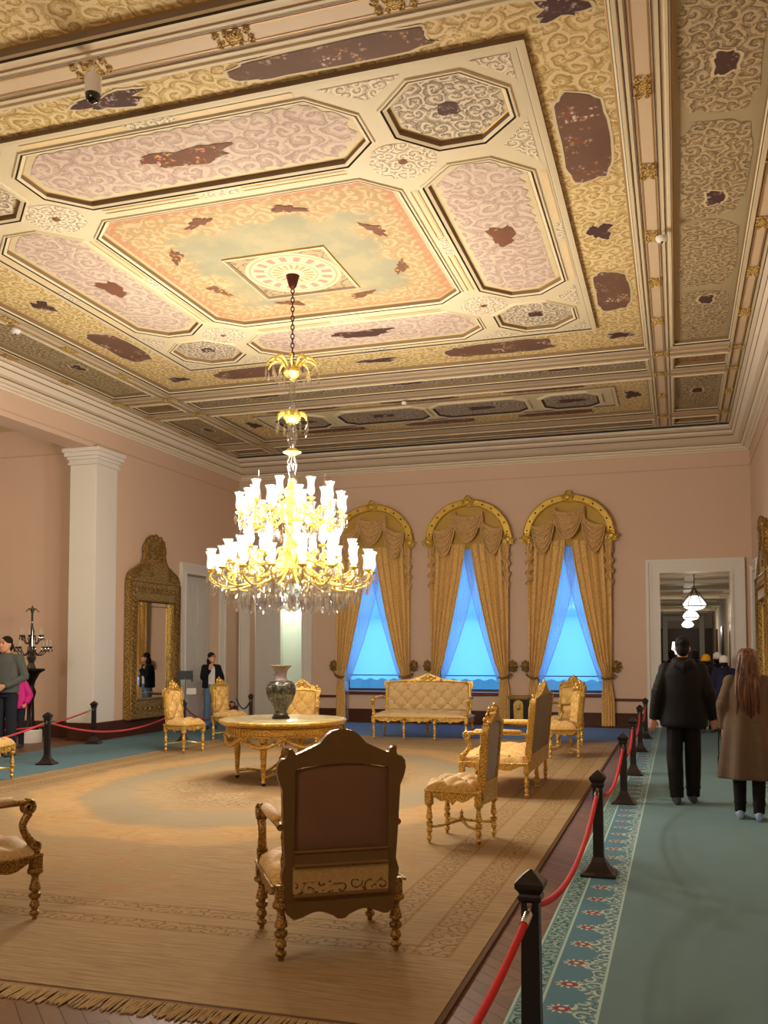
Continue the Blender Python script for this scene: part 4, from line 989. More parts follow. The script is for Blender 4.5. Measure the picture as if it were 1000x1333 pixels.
def make_curtain(c, label):
    t = thing('window_curtain', label, 'curtain', (c, YB, 0), 0, 'draped curtains of the three arched windows')
    # gilt half-round pelmet
    r1, r0 = 1.04, .87; zs = 4.34; ky = .92
    m = MB(); arc = lambda r, a: (r*math.cos(a), zs+ky*r*math.sin(a))
    n = 40
    ring = [arc(r1, PI*i/n) for i in range(n+1)]+[arc(r0, PI*(n-i)/n) for i in range(n+1)]
    m.plate(ring, [], lambda p, q: (p[0], -.16+q, p[1]), -.05, .05)
    m.plate([arc(r1, PI*i/n) for i in range(n+1)]+[arc(r1-.02, PI*(n-i)/n) for i in range(n+1)], [], lambda p, q: (p[0], q, p[1]), -.20, -.01)
    for r in (r1-.012, r0+.012): m.tube([(arc(r, PI*i/n)[0], -.215, arc(r, PI*i/n)[1]) for i in range(n+1)], .014, 6)
    pl = m.build('pelmet', M['goldx'], t, 40)
    m = MB()
    for i in range(12):
        a = PI*(i+.7)/12.4; x, z = arc((r0+r1)/2, a); m.ball((x, -.212, z), (.022, .012, .022), 8)
    o = m.build('studs', M['vrim'], t, 60); o['kind'] = 'stuff'
    def knot(x, z, k, nm='pelmet_ornament'):
        m = MB(); m.ball((x, -.23, z), (.075*k, .05*k, .075*k), 12)
        for i in range(7):
            a = 2*PI*i/7+.2; m.tube(spiral((x+.095*k*math.cos(a), -.24, z+.085*k*math.sin(a)), .05*k, 1.2, 'xz', a, 1 if i % 2 else -1, 12), .017*k, 5)
        m.build(nm, M['goldx'], t, 60)
    knot(0, zs+ky*.97, 1.0); knot(-.97, zs-.03, 1.0); knot(.97, zs-.03, 1.0)
    m = MB()
    for s in (-1, 1):
        for k in range(3): m.tube([(0, -.22, zs+ky*.97+.03), (s*.03*k, -.22, zs+ky*1.04+.10-.02*k)], [.02, .012], 6)
    m.build('pelmet_crest', M['goldx'], t, 60)
    # valance board behind the swags
    m = MB(); m.plate([arc(r0, PI*i/n) for i in range(n+1)]+[(-r0, 4.12), (r0, 4.12)], [], lambda p, q: (p[0], q, p[1]), -.10, -.08); m.tube([(-.84, -.11, 4.14), (.84, -.11, 4.14)], .02, 8)
    m.build('valance', M['valance'], t, 40)
    # swags: hanging folds between two hang points
    def swag(xa, za, xb, zb, drop, y0, lab='swag'):
        def f(u, v):
            # v 0 = top edge, 1 = bottom edge
            s_ = 4*u*(1-u); x = lerp(xa, xb, u); z = lerp(za, zb, u)
            pinch = .12+.88*(s_**.6)
            dz = drop*(.12+.88*v)*s_**.75
            xx = lerp(x, (xa+xb)/2+(x-(xa+xb)/2)*.98, v)
            fold = .045*(abs(math.sin(v*PI*5.5))-.5)*pinch*2
            return (xx, y0-.05*s_-.05*math.sin(PI*v)*pinch-fold, z-dz-.03*v*(1-s_))
        m = MB(); m.grid(f, 28, 44)
        m.tube([(f(i/28, 1)[0], f(i/28, 1)[1]-.008, f(i/28, 1)[2]) for i in range(29)], .016, 6)
        m.build(lab, M['swag'], t, 180)
    swag(-.84, 4.62, -.28, 4.84, .78, -.20); swag(.84, 4.62, .28, 4.84, .78, -.20); swag(-.36, 4.98, .36, 4.98, .72, -.25)
    for s in (-1, 1):   # the gathered uprights between the swags
        m = MB(); m.grid(lambda u, v, s=s: (s*(.32+(u-.5)*.10*(1+.6*v)), -.27-.02*math.sin(u*2*PI*3), lerp(5.0, 4.62, v)), 18, 6); m.build('swag_pleat', M['swag'], t, 180)
    # tails with zigzag hems
    for s in (-1, 1):
        def f(u, v, s=s):
            L = lerp(.95, 1.15, u); q = v*L; zig = .05*math.sin(q*26)*(v > .28)
            w_ = .16*(1-.35*v)
            return (s*(.90+(u-.5)*w_+(zig*(.9 if u < .5 else .9))), -.17-.03*math.sin(u*2*PI*2.5)-.02*math.cos(q*26), 4.30-q)
        m = MB(); m.grid(f, 16, 60); m.tube([f(0, i/60) for i in range(61)], .008, 5)
        m.build('jabot', M['swag'], t, 180)
    # drapes: gathered by tie-backs at 1.08 m
    zt = 1.12
    for s in (-1, 1):
        def f(u, v, s=s):
            # u 0 = outer edge, 1 = inner edge ; v 0 top .. 1 floor
            z = lerp(4.24, .02, v)
            if z > zt:
                k = (4.24-z)/(4.24-zt); inn = lerp(.075, .70, k**1.25); out = lerp(.96, .93, k); amp = lerp(.075, .05, k)
                if k > .9: inn = lerp(inn, .74, (k-.9)*6)
            else:
                k = (zt-z)/zt; inn = lerp(.74, .70, min(1, k*2)); out = lerp(.90, .99, min(1, k*2)); amp = .03
                if s < 0: out = min(out, .95)
            x = lerp(out, inn, u); fo = math.sin(u*2*PI*5+.5*math.sin(v*5))*(.6+.4*math.sin(u*3+1))+.3*math.sin(u*2*PI*11+v*4)
            return (s*x, -.12-.05*u-amp*fo, z)
        m = MB(); m.grid(f, 70, 60); m.tube([f(1, i/60) for i in range(61)], .010, 5)
        m.build('drape', M['curtain'], t, 180)
        m = MB(); m.tube([(s*.70, -.22, zt-.02), (s*.80, -.25, zt-.03), (s*.93, -.20, zt), (s*1.0, -.10, zt+.05)], .022, 8); m.build('tie_band', M['goldd'], t, 80)
        m = MB(); m.ball((s*1.02, -.10, 1.36), (.085, .05, .11), 14)
        for i in range(8):
            a = 2*PI*i/8; m.ball((s*1.02+.085*math.cos(a), -.11, 1.36+.11*math.sin(a)), (.035, .03, .035), 8)
        m.tube([(s*1.02, -.08, 1.36), (s*1.02, 0, 1.36)], .02, 8); m.ball((s*1.02, -.15, 1.36), (.03, .02, .045), 8)
        m.build('tieback_rosette', M['goldd'], t, 80)
        def g_(u, v, s=s):
            z = lerp(4.2, .98, v)
            if s < 0: inn = lerp(-.16, .64, max(0, (v-.12)/.88)**1.45)
            else: inn = lerp(-.10, .66, max(0, (v-.1)/.9)**1.3)
            out = lerp(.30, .74, v**.9)
            x = lerp(max(out, inn+.05), inn, u)
            return (s*x, -.03+(.015 if s < 0 else -.015)-.012*math.sin(u*2*PI*8), z)
        m = MB(); m.grid(g_, 64, 50); m.tube([g_(1, i/50) for i in range(51)], .008, 5); m.build('sheer_curtain', M['sheer'], t, 180)
    # lower tail of the sheers falling to the floor beside the drapes
    m = MB(); m.grid(lambda u, v: (-.80+.16*u, -.06-.01*math.sin(u*20), lerp(.98, .02, v)), 14, 8); m.build('sheer_curtain', M['sheer'], t, 180)
    return t
CL = ['gold curtain with gilt arch and swags on the left window, behind the chandelier', 'gold curtain with gilt arch and swags on the middle window above the sofa', 'gold curtain with gilt arch and swags on the right window, nearest the doorway']
for c, l in zip(WX, CL):
    if c == WX[0]: c0 = make_curtain(c, l)
    else: dup(c0, (c, YB, 0), 0, l)
BL = ['pale blue scalloped roller blind in the left window', 'pale blue scalloped roller blind in the middle window', 'pale blue scalloped roller blind in the right window']
for c, l in zip(WX, BL):
    t = thing('roller_blind', l, 'blind', (c, YB+.16, 0), 0, 'roller blinds of the arched windows')
    m = MB(); low = [(-.76+1.52*i/60, 1.03+.022*math.cos(i/60*2*PI*5)) for i in range(61)]
    m.plate(low+[(.76, 4.9), (-.76, 4.9)], [], lambda p, q: (p[0], q, p[1]), -.001, .001); m.build('cloth', M['blind'], t, 0)
    m = MB(); m.span((-.765, -.008, 1.115), (.765, .008, 1.135)); m.build('hem_bar', M['wframe'], t, 0)
# view outside the glass: a balcony rail and pale water-front wall
M['outside'] = plain('outside_wall', (150, 205, 225), .8, var=.05)
m = MB(); m.span((-12, 26.5, -1), (2.0, 26.8, .95)); m.build('wall_outside', M['outside'], smooth=0, kind='structure') if 0 else None

# ================================================================= mirrors
g = N('mirror_glass'); g.pr((.86, .86, .84, 1), .02, 1.0, .5); M['mirror'] = g.mat
M['carved'] = orn('carved_gilding', (150, 118, 64), (206, 174, 104), (84, 60, 32), 11, .25, 12, .8, .8, .42, metal=.5, swz='side', bump=.8)  # scroll highlights and shadow lines of the carving painted into the colour
def tall_mirror(name, label, x, yc, s, w, h, h2, z0):
    # frame in the yz plane; s = direction the mirror faces along x
    t = thing(name, label, 'mirror', (x, yc, z0))
    f = lambda p, q: (s*q, p[0], p[1])
    hw = w/2; k = .25*w/1.9
    m = MB(); m.plate([(-hw, 0), (hw, 0), (hw, h), (-hw, h)], [[(-hw+k, k*1.6), (hw-k, k*1.6), (hw-k, h-k*1.5), (-hw+k, h-k*1.5)]], f, .01, .14)
    m.build('frame', M['carved'], t, 0, bevel=.02)
    m = MB()
    for q, zz in ((hw-.02, 0), (hw-k+.02, k*1.6)):
        z1 = h if q > hw-.1 else h-k*1.5
        zz0 = .02 if q > hw-.1 else k*1.6-.02
        m.tube([(s*.15, -q, zz0), (s*.15, q, zz0), (s*.15, q, z1-.02), (s*.15, -q, z1-.02)], .022, 6, 0, True)
    n_ = 26
    for i in range(n_):
        for sd in (-1, 1):
            z = .12+(h-.3)*i/(n_-1); m.tube([(s*.15, sd*(hw-k*.5)+.045*math.cos(a), z+.045*math.sin(a)) for a in [2*PI*j/8*.8 for j in range(8)]], .018, 5)
    for i in range(9):
        for z in (k*.75, h-k*.7): y = -hw+k+(w-2*k)*i/8; m.tube([(s*.15, y+.05*math.cos(a), z+.05*math.sin(a)) for a in [2*PI*j/8*.8 for j in range(8)]], .02, 5)
    m.build('frame_carving', M['goldd'], t, 60)
    # inner glass border strips and main glass
    i0, i1, j0, j1 = -hw+k, hw-k, k*1.6, h-k*1.5
    m = MB(); m.plate([(i0, j0), (i1, j0), (i1, j1), (i0, j1)], [], f, .03, .05); m.build('glass', M['mirror'], t, 0)
    b = .12; m = MB()
    m.tube([(s*.075, i0+b, j0+b), (s*.075, i1-b, j0+b), (s*.075, i1-b, j1-b), (s*.075, i0+b, j1-b)], .016, 6, 0, True); m.build('inner_moulding', M['gold'], t, 40)
    # crest
    rp_ = [(1.0, 0), (1.0, .06), (.93, .16), (.82, .23), (.70, .27), (.60, .33), (.50, .36), (.44, .42), (.40, .50), (.37, .60), (.40, .68), (.37, .78), (.30, .84), (.24, .93), (.12, .98)]
    out = [(a*hw, h+b_*h2) for a, b_ in rp_]+[(0, h+h2)]+[(-a*hw, h+b_*h2) for a, b_ in rp_[::-1]]
    out = out[:-1]+[(-hw, h)]
    out = [(-hw, h)]+out[:-1]
    m = MB(); m.plate(out, [], f, .03, .12); m.build('crest', M['carved'], t, 0, bevel=.02)
    m = MB(); rn = random.Random(5)
    for i in range(30):
        u = rn.uniform(-.85, .85); top = next(lerp(a[1], b_[1], (u*hw-a[0])/(b_[0]-a[0]-1e-9)) for a, b_ in zip(out[2:][::-1], out[2:][::-1][1:]) if a[0] <= u*hw <= b_[0]) if abs(u) < .95 else h
        z = rn.uniform(h+.06, top-.04); m.tube(spiral((s*.13, u*hw, z), rn.uniform(.05, .10), 1.3, 'yz', rn.uniform(0, 6), rn.choice((-1, 1)), 14), .017, 5)
    for a, b_ in zip(out[1:], out[2:]+[out[0]]): m.tube([(s*.12, a[0], a[1]), (s*.12, b_[0], b_[1])], .02, 5)
    for k_ in range(5):
        a = PI*(k_+.5)/5; m.ball((s*.12, hw*.3*math.cos(a), h+h2-.2+.16*math.sin(a)), (.05, .07, .08), 8)
    m.build('crest_carving', M['goldd'], t, 60)
    return t
tall_mirror('floor_mirror', 'huge gilded mirror with a carved crest on the left wall beside the white pilaster', XL+.02, 17.48, 1, 1.98, 2.86, 1.0, .32)
tall_mirror('wall_mirror', 'gilded mirror with a carved crest at the right edge of the right wall', XR-.02, 17.6, -1, 2.1, 2.75, 1.0, .3)

# ================================================================= chandelier
g = N('crystal'); gl = g.nd('ShaderNodeBsdfGlossy'); gl.inputs['Roughness'].default_value = .08; tr = g.nd('ShaderNodeBsdfTransparent'); tr.inputs[0].default_value = (.96, .97, 1, 1)
lw = g.nd('ShaderNodeLayerWeight'); lw.inputs[0].default_value = .55; mm = g.math('ADD', g.math('MULTIPLY', lw.outputs['Facing'], .55), .25); mx = g.nd('ShaderNodeMixShader'); g.lk(mm, mx.inputs[0]); g.t.links.new(tr.outputs[0], mx.inputs[1]); g.t.links.new(gl.outputs[0], mx.inputs[2])
g.t.links.new(mx.outputs[0], g.out.inputs[0]); M['crystal'] = g.mat
g = N('lit_shade_glass'); em = g.nd('ShaderNodeEmission'); em.inputs[0].default_value = (1.0, .96, .90, 1); em.inputs[1].default_value = 2.0
gl = g.nd('ShaderNodeBsdfGlossy'); gl.inputs['Roughness'].default_value = .1; tr = g.nd('ShaderNodeBsdfTransparent'); m1 = g.nd('ShaderNodeMixShader'); m1.inputs[0].default_value = .25
g.t.links.new(tr.outputs[0], m1.inputs[1]); g.t.links.new(gl.outputs[0], m1.inputs[2]); m2 = g.nd('ShaderNodeMixShader'); m2.inputs[0].default_value = .35; g.t.links.new(m1.outputs[0], m2.inputs[1]); g.t.links.new(em.outputs[0], m2.inputs[2]); g.t.links.new(m2.outputs[0], g.out.inputs[0]); M['shade'] = g.mat
g = N('bulb_light'); em = g.nd('ShaderNodeEmission'); em.inputs[0].default_value = (1.0, .90, .76, 1); em.inputs[1].default_value = 3; g.t.links.new(em.outputs[0], g.out.inputs[0]); M['bulb'] = g.mat
M['chand'] = gold_mat('chandelier_gilding', (250, 214, 96), (255, 236, 150), (214, 160, 50), .3)
M['iron'] = plain('chain_iron', (70, 34, 24), .5, .5)
HX, HY = -4.65, 10.88
ch = thing('chandelier', 'huge lit crystal chandelier with gilded arms hanging on a chain above the rug', 'chandelier', (HX, HY, 2.2))
def Z(z): return z-2.2
# hook and chain
m = MB(); m.lathe([(.015, Z(6.36)), (.05, Z(6.40)), (.07, Z(6.47)), (.09, Z(6.54)), (.05, Z(6.56))], 14); m.build('ceiling_hook', M['iron'], ch, 50)
nl = 17; z0, z1 = 6.37, 5.36
for i in range(nl):
    zc_ = lerp(z0, z1, (i+.5)/nl); hh = (z0-z1)/nl*.62; a = PI/2*(i % 2)+.5
    m = MB(); m.tube([(.020*math.cos(q)*math.cos(a), .020*math.cos(q)*math.sin(a), Z(zc_)+hh*math.sin(q)) for q in [2*PI*k/12 for k in range(12)]], .0075, 5, 0, True)
    m.build('chain_link', M['iron'], ch, 80)
# central stem: glass and gilt balusters
def stem_piece(nm, mk, prof, n=16, sm=50): q_ = MB(); q_.lathe(prof, n, 0, (0, 0, -2.2)); q_.build(nm, M[mk], ch, sm)
class _SP:
    def lathe(s, prof, n, m_, c_): stem_piece('gilt_baluster', 'chand', prof, n)
    def build(s, *a): pass
m = _SP(); m.lathe([(.0, 5.40), (.02, 5.38), (.03, 5.34), (.10, 5.31), (.12, 5.27), (.09, 5.23), (.04, 5.20), (.03, 5.16)][::-1], 20, 0, (0, 0, -2.2))
m.lathe([(.05, 4.62), (.10, 4.66), (.11, 4.70), (.06, 4.74), (.03, 4.78)], 20, 0, (0, 0, -2.2)); m.lathe([(.03, 4.20), (.12, 4.24), (.07, 4.28), (.03, 4.3)], 20, 0, (0, 0, -2.2))
m.lathe([(.03, 3.30), (.10, 3.34), (.17, 3.42), (.20, 3.50), (.14, 3.58), (.08, 3.66), (.12, 3.74), (.06, 3.8), (.04, 3.9)], 24, 0, (0, 0, -2.2))
m.lathe([(.02, 2.56), (.12, 2.58), (.22, 2.66), (.26, 2.74), (.20, 2.82), (.10, 2.9), (.14, 3.0), (.07, 3.1), (.05, 3.3)], 24, 0, (0, 0, -2.2))
class _SC:
    def lathe(s, prof, n, m_, c_): stem_piece('crystal_baluster', 'crystal', prof, n, 40)
    def build(s, *a): pass
m = _SC()
m.lathe([(.03, 4.78), (.055, 4.84), (.035, 4.90), (.06, 4.98), (.03, 5.06), (.045, 5.12), (.03, 5.18)], 12, 0, (0, 0, -2.2)); m.lathe([(.03, 3.9), (.05, 4.0), (.075, 4.12), (.04, 4.2)], 12, 0, (0, 0, -2.2)); m.lathe([(.03, 4.28), (.06, 4.36), (.08, 4.46), (.045, 4.56), (.05, 4.62)], 12, 0, (0, 0, -2.2))
m.build('crystal_stem', M['crystal'], ch, 40)
m = MB(); m.lathe([(.0, 2.20), (.05, 2.21), (.11, 2.25), (.13, 2.30), (.10, 2.33), (.04, 2.36), (.05, 2.42), (.10, 2.46), (.05, 2.50), (.03, 2.56)], 16, 0, (0, 0, -2.2)); m.build('crystal_finial', M['crystal'], ch, 40)
# palm leaf crowns
def crown(zb, r, n, up):
    for i in range(n):
        a = 2*PI*i/n; c_, s_ = math.cos(a), math.sin(a)
        P = [(.05, zb), (.10, zb+up*.7), (r*.55, zb+up*1.25), (r*.85, zb+up*1.05), (r, zb+up*.5)]
        P = [(q*c_, q*s_, Z(z)) for q, z in P]; Q = catmull(P, 5); k = len(Q)
        m = MB(); m.tube(Q, [lerp(.012, .022, min(1, j/k*2)) if j < k*.6 else lerp(.022, .007, (j-k*.6)/(k*.4)) for j in range(k)], 6); m.build('leaf', M['chand'], ch, 80)
crown(5.27, .34, 10, .14); crown(4.62, .20, 8, .10)
# branches
def branch(name_i, r, zb, zt, a, r_in, z_in):
    c_, s_ = math.cos(a), math.sin(a)
    P = [(r_in, z_in), (r_in+.35*(r-r_in), z_in-.16), (lerp(r_in, r, .75), zb-.22), (r*1.0, zb-.13), (r, zb-.03)]
    m = MB(); m.tube(catmull([(q*c_, q*s_, Z(z)) for q, z in P], 5), [.017-.0003*i for i in range(21)], 6)
    t_ = (-s_, c_)
    q = lerp(r_in, r, .7); ctr = (q*c_, q*s_, Z(zb-.10))
    m.tube([(ctr[0]+.055*math.cos(w_)*(1-i/26)*c_, ctr[1]+.055*math.cos(w_)*(1-i/26)*s_, ctr[2]+.055*math.sin(w_)*(1-i/26)) for i, w_ in enumerate([i*.45 for i in range(18)])], .012, 5)
    m.lathe([(.012, -.04), (.05, -.02), (.058, -.005), (.03, .0), (.018, .02)], 10, 0, (r*c_, r*s_, Z(zb)))
    m.build('arm', M['chand'], ch, 60)
SH = MB(); SH.lathe([(.026, .02), (.046, .05), (.052, .09), (.042, .15), (.046, .20), (.066, .245)], 12, caps=False); SH.lathe([(.066, .245), (.058, .247), (.064, .240)], 12, caps=False)
BU = MB(); BU.lathe([(.012, .02), (.022, .06), (.024, .10), (.014, .14), (.002, .17)], 8)
sh0 = bu0 = None
shades = []
def shade(r, z, a):
    global sh0, bu0
    p = (r*math.cos(a), r*math.sin(a), Z(z))
    if sh0 is None:
        sh0 = SH.build('lamp_shade', M['shade'], ch, 60); bu0 = BU.build('bulb', M['bulb'], sh0, 60); o = sh0
    else:
        o = sh0.copy(); COL.objects.link(o); o.parent = ch; b = bu0.copy(); COL.objects.link(b); b.parent = o
    o.location = p; shades.append((p, a))
TI = [(8, .50, 3.60, .10, .10, 3.62), (12, .66, 3.46, .0, .15, 3.48), (10, .56, 3.02, .2, .14, 3.02), (12, .80, 2.86, .05, .18, 2.80), (18, 1.02, 2.72, 0, .22, 2.74)]
for n_, r, z, ph, ri, zi_ in TI:
    for i in range(n_):
        a = ph+2*PI*i/n_; branch(0, r, z, z+.25, a, ri, zi_); shade(r, z, a)
# glass spires between the upper lamps
m = None
for i in range(4):
    a = .5+PI/2*i; m = MB(); m.lathe([(.03, 0), (.04, .06), (.02, .12), (.028, .16), (.012, .24), (.016, .28), (.002, .38)], 8, 0, (.42*math.cos(a), .42*math.sin(a), Z(3.62))); m.build('crystal_spire', M['crystal'], ch, 40)
# crystal drops
DR = MB(); DR.rings([[(r*math.cos(2*PI*i/6), r*math.sin(2*PI*i/6)*.6, z) for i in range(6)] for r, z in ((.002, 0), (.010, -.02), (.002, -.03), (.016, -.05), (.022, -.085), (.014, -.12), (.002, -.14))])
drops = []
for (p, a) in shades:
    for k, rr in ((0, .05), (2.1, .05), (4.2, .05)): drops.append((p[0]+rr*math.cos(a+k), p[1]+rr*math.sin(a+k), p[2]-.02, 1.0))
for n_, r, z, s_ in ((28, .97, 2.63, 1.5), (26, .84, 2.54, 1.7), (24, .70, 2.47, 1.8), (22, .55, 2.46, 1.9), (18, .40, 2.48, 1.9), (12, .24, 2.48, 1.7), (16, .48, 2.62, 1.6), (20, .88, 2.70, 1.5), (16, .66, 3.42, 1.5), (16, .60, 3.32, 1.1), (14, .42, 3.30, 1.2), (10, .26, 3.26, 1.2), (10, .34, 5.33, 1.2), (10, .22, 5.30, 1.2), (8, .20, 4.64, 1.2), (18, .8, 2.70, 1.0), (14, .12, 2.44, 1.0)):
    for i in range(n_): a = 2*PI*i/n_+n_; drops.append((r*math.cos(a), r*math.sin(a), Z(z), s_*random.uniform(.85, 1.15)))
cv = Vector((-HX, -HY, 0)).normalized()
drops.sort(key=lambda d: -(d[0]*cv.x+d[1]*cv.y+.35*d[3]))
d0 = None
for d in drops[:100]:
    if d0 is None: d0 = DR.build('crystal_drop', M['crystal'], ch, 0); o = d0
    else: o = d0.copy(); COL.objects.link(o); o.parent = ch
    o.location = d[:3]; o.scale = (d[3],)*3; o.rotation_euler = (0, 0, random.uniform(0, 3))
m = MB()
for d in drops[100:]:
    m.at(d[:3], random.uniform(0, 3), 0, 0, d[3]); m.add(DR.v, DR.f)
o = m.build('crystal_drop', M['crystal'], ch, 0); o['kind'] = 'stuff'
# bead chains: swags of small beads round the rims
m = MB()
for n_, r, z in ((18, 1.0, 2.62), (12, .66, 3.36), (12, .8, 2.72)):
    for i in range(n_):
        for k in range(7):
            a = 2*PI*(i+k/7)/n_; m.ball((r*math.cos(a), r*math.sin(a), Z(z-.09*math.sin(PI*k/7))), .011, 6)
o = m.build('bead_chain', M['crystal'], ch, 0); o['kind'] = 'stuff'
# the lamps' light
for n_, r, z, e in ((8, 1.12, 3.28, 148), (4, .42, 4.05, 14)):
    for i in range(n_):
        a = 2*PI*(i+.5)/n_; lamp('lamp_light', 'POINT', (r*math.cos(a), r*math.sin(a), Z(z)), e, WARM, .12, parent=ch)

# ================================================================= small fixtures
t = thing('dome_camera', 'white security camera with a black dome hanging from the ceiling beam', 'security camera', (-4.40, 6.22, 6.15))
m = MB(); m.lathe([(.062, .02), (.066, .05), (.066, .17), (.05, .18)], 24); m.tube([(0, 0, .17), (0, 0, .25)], .02, 8); m.build('housing', M['white'], t, 40)
M['blackg'] = plain('black_gloss', (10, 10, 12), .1, spec=.8, var=0)
m = MB(); m.lathe([(.0, -.055), (.03, -.048), (.052, -.025), (.062, .02), (.05, .03)], 24); m.build('dome', M['blackg'], t, 80)
def detector(loc, label, r=.07):
    t = thing('smoke_detector', label, 'smoke detector', loc); m = MB(); m.lathe([(r*.5, -.055), (r*.8, -.04), (r, -.02), (r, 0)], 20); m.build('cover', M['white'], t, 40)
    m = MB(); m.lathe([(.012, -.065), (.02, -.055)], 10); m.build('sensor', M['blackg'], t, 40)
detector((-.09, 10.78, 6.375), 'white round smoke detector on the right ceiling beam')
detector((-9.1, 11.1, 6.375), 'white round smoke detector on the left ceiling beam')
detector((-4.82, 16.6, 6.38), 'small white smoke detector on the far ceiling beam', .05)
# fire extinguisher, sign stand
M['redp'] = plain('red_paint', (150, 30, 26), .35, var=0, spec=.5)
t = thing('fire_extinguisher', 'red fire extinguisher on the floor behind the second narrow gold chair', 'fire extinguisher', (-10.15, 20.0, .013))
m = MB(); m.lathe([(.07, 0), (.09, .02), (.09, .36), (.06, .44), (.03, .46)], 20); m.build('cylinder', M['redp'], t, 40)
m = MB(); m.lathe([(.025, .45), (.025, .5)], 10); m.tube([(0, 0, .5), (.1, 0, .53)], .012, 6); m.build('valve', M['blackg'], t, 40)
m = MB(); m.tube(catmull([(.03, 0, .49), (.14, 0, .5), (.16, 0, .35), (.13, 0, .12)], 6), .012, 6); m.build('hose', M['blackg'], t, 80)
t = thing('sign_stand', 'grey metal sign stand with a small white plate before the closed left door', 'sign stand', (-9.95, 17.6, .013), .6)
M['steel'] = plain('grey_steel', (120, 122, 124), .4, .6)
m = MB(); m.lathe([(.16, 0), (.16, .015), (.03, .03), (.015, .05)], 20); m.build('base', M['steel'], t, 40)
m = MB(); m.tube([(0, 0, .03), (0, 0, 1.15)], .012, 8); m.tube([(-.10, 0, .7), (-.10, 0, 1.1)], .006, 6); m.build('pole', M['steel'], t, 80)
m = MB(); m.at((0, -.02, 1.2), 0, .5); m.box((0, 0, 0), (.30, .012, .21)); m.at(); m.build('frame', M['steel'], t, 0)
m = MB(); m.at((.12, -.05, .86), 0, .1); m.box((0, 0, 0), (.2, .004, .13)); m.build('plate', M['white'], t, 0)
# dark crystal candelabrum on a pedestal in the annex
M['dark'] = plain('dark_bronze', (34, 26, 24), .35, .5, var=.2, sc=20)
M['smoke'] = plain('smoky_crystal', (60, 52, 50), .08, .2, spec=.9, var=.3, sc=40)
M['flame'] = plain('candle_tube', (196, 186, 168), .5)
t = thing('candelabrum', 'dark crystal candelabrum on a tall bronze pedestal behind the man in grey', 'candelabrum', (-11.75, 14.95, 0))
m = MB(); m.lathe([(.22, .0), (.22, .22), (.2, .24)], 24); m.build('white_base', M['white'], t, 40)
m = MB(); m.lathe([(.17, .24), (.15, .3), (.07, .4), (.06, .8), (.10, .95), (.06, 1.05), (.08, 1.15), (.16, 1.3), (.26, 1.36), (.24, 1.39), (.08, 1.40)], 16)
for i in range(4): a = PI/2*i; m.tube([(.1*math.cos(a), .1*math.sin(a), 1.3), (.3*math.cos(a), .3*math.sin(a), 1.37)], [.03, .008], 6)
m.build('pedestal', M['dark'], t, 40)
m = MB(); m.lathe([(.09, 1.40), (.05, 1.5), (.09, 1.6), (.04, 1.7), (.06, 1.85), (.03, 1.95), (.05, 2.1), (.02, 2.2), (.02, 2.45), (.04, 2.5), (.004, 2.6)], 10)
for i in range(6): a = PI/3*i; m.tube([(0, 0, 2.45), (.06*math.cos(a), .06*math.sin(a), 2.54), (.14*math.cos(a), .14*math.sin(a), 2.47)], [.012, .01, .005], 5)
m.build('stem', M['smoke'], t, 40)
for tier, (r, z, n_) in enumerate(((.34, 1.80, 8), (.20, 2.02, 6))):
    for i in range(n_):
        a = 2*PI*i/n_+tier; c_, s_ = math.cos(a), math.sin(a)
        m = MB(); m.tube(catmull([(.03*c_, .03*s_, z-.05), (.5*r*c_, .5*r*s_, z-.16), (r*c_, r*s_, z)], 5), .010, 5); m.lathe([(.008, -.03), (.045, 0), (.02, .015)], 8, 0, (r*c_, r*s_, z))
        for k in range(4): q = k*PI/2; m.rings([[(r*c_+.04*math.cos(q)+w_*math.cos(j), r*s_+.04*math.sin(q)+w_*math.sin(j), z-.01-h_) for j in (0, 1.57, 3.14, 4.71)] for w_, h_ in ((.002, 0), (.014, .05), (.002, .09))])
        m.build('arm', M['smoke'], t, 40)
        m = MB(); m.lathe([(.012, .01), (.012, .12), (.004, .14)], 6, 0, (r*c_, r*s_, z)); m.build('candle', M['flame'], t, 40)
# corridor lanterns
g = N('lantern_glass'); em = g.nd('ShaderNodeEmission'); em.inputs[0].default_value = (1, .93, .82, 1); em.inputs[1].default_value = 3.0; g.t.links.new(em.outputs[0], g.out.inputs[0]); M['lglass'] = g.mat
def lantern(x, y, z, label):
    t = thing('hanging_lantern', label, 'lantern', (x, y, z), 0, 'lanterns down the corridor')
    m = MB(); m.lathe([(.05, 0), (.20, .04), (.27, .10), (.27, .16), (.2, .26), (.12, .34), (.08, .36)], 8); m.build('glass_bowl', M['lglass'], t, 0)
    m = MB()
    for i in range(6):
        a = 2*PI*i/6; m.tube(catmull([(.29*math.cos(a), .29*math.sin(a), .10), (.3*math.cos(a), .3*math.sin(a), .17), (.15*math.cos(a), .15*math.sin(a), .38), (.08*math.cos(a), .08*math.sin(a), .46), (.02*math.cos(a), .02*math.sin(a), .55)], 4), .012, 5)
    m.tube([(.29*math.cos(a), .29*math.sin(a), .10) for a in [2*PI*i/16 for i in range(16)]], .014, 5, 0, True); m.tube([(0, 0, .55), (0, 0, 3.74-z)], .012, 6)
    m.build('frame', M['dark'], t, 60)
    lamp('lantern_light', 'POINT', (0, 0, -.08), 55, WARM, .08, parent=t)
lantern(.42, 24.6, 2.72, 'nearest lit glass lantern hanging in the corridor beyond the right doorway')
lantern(.46, 34.5, 2.78, 'second lit glass lantern down the corridor')
lantern(.46, 45.5, 2.78, 'farthest lit glass lantern at the end of the corridor')
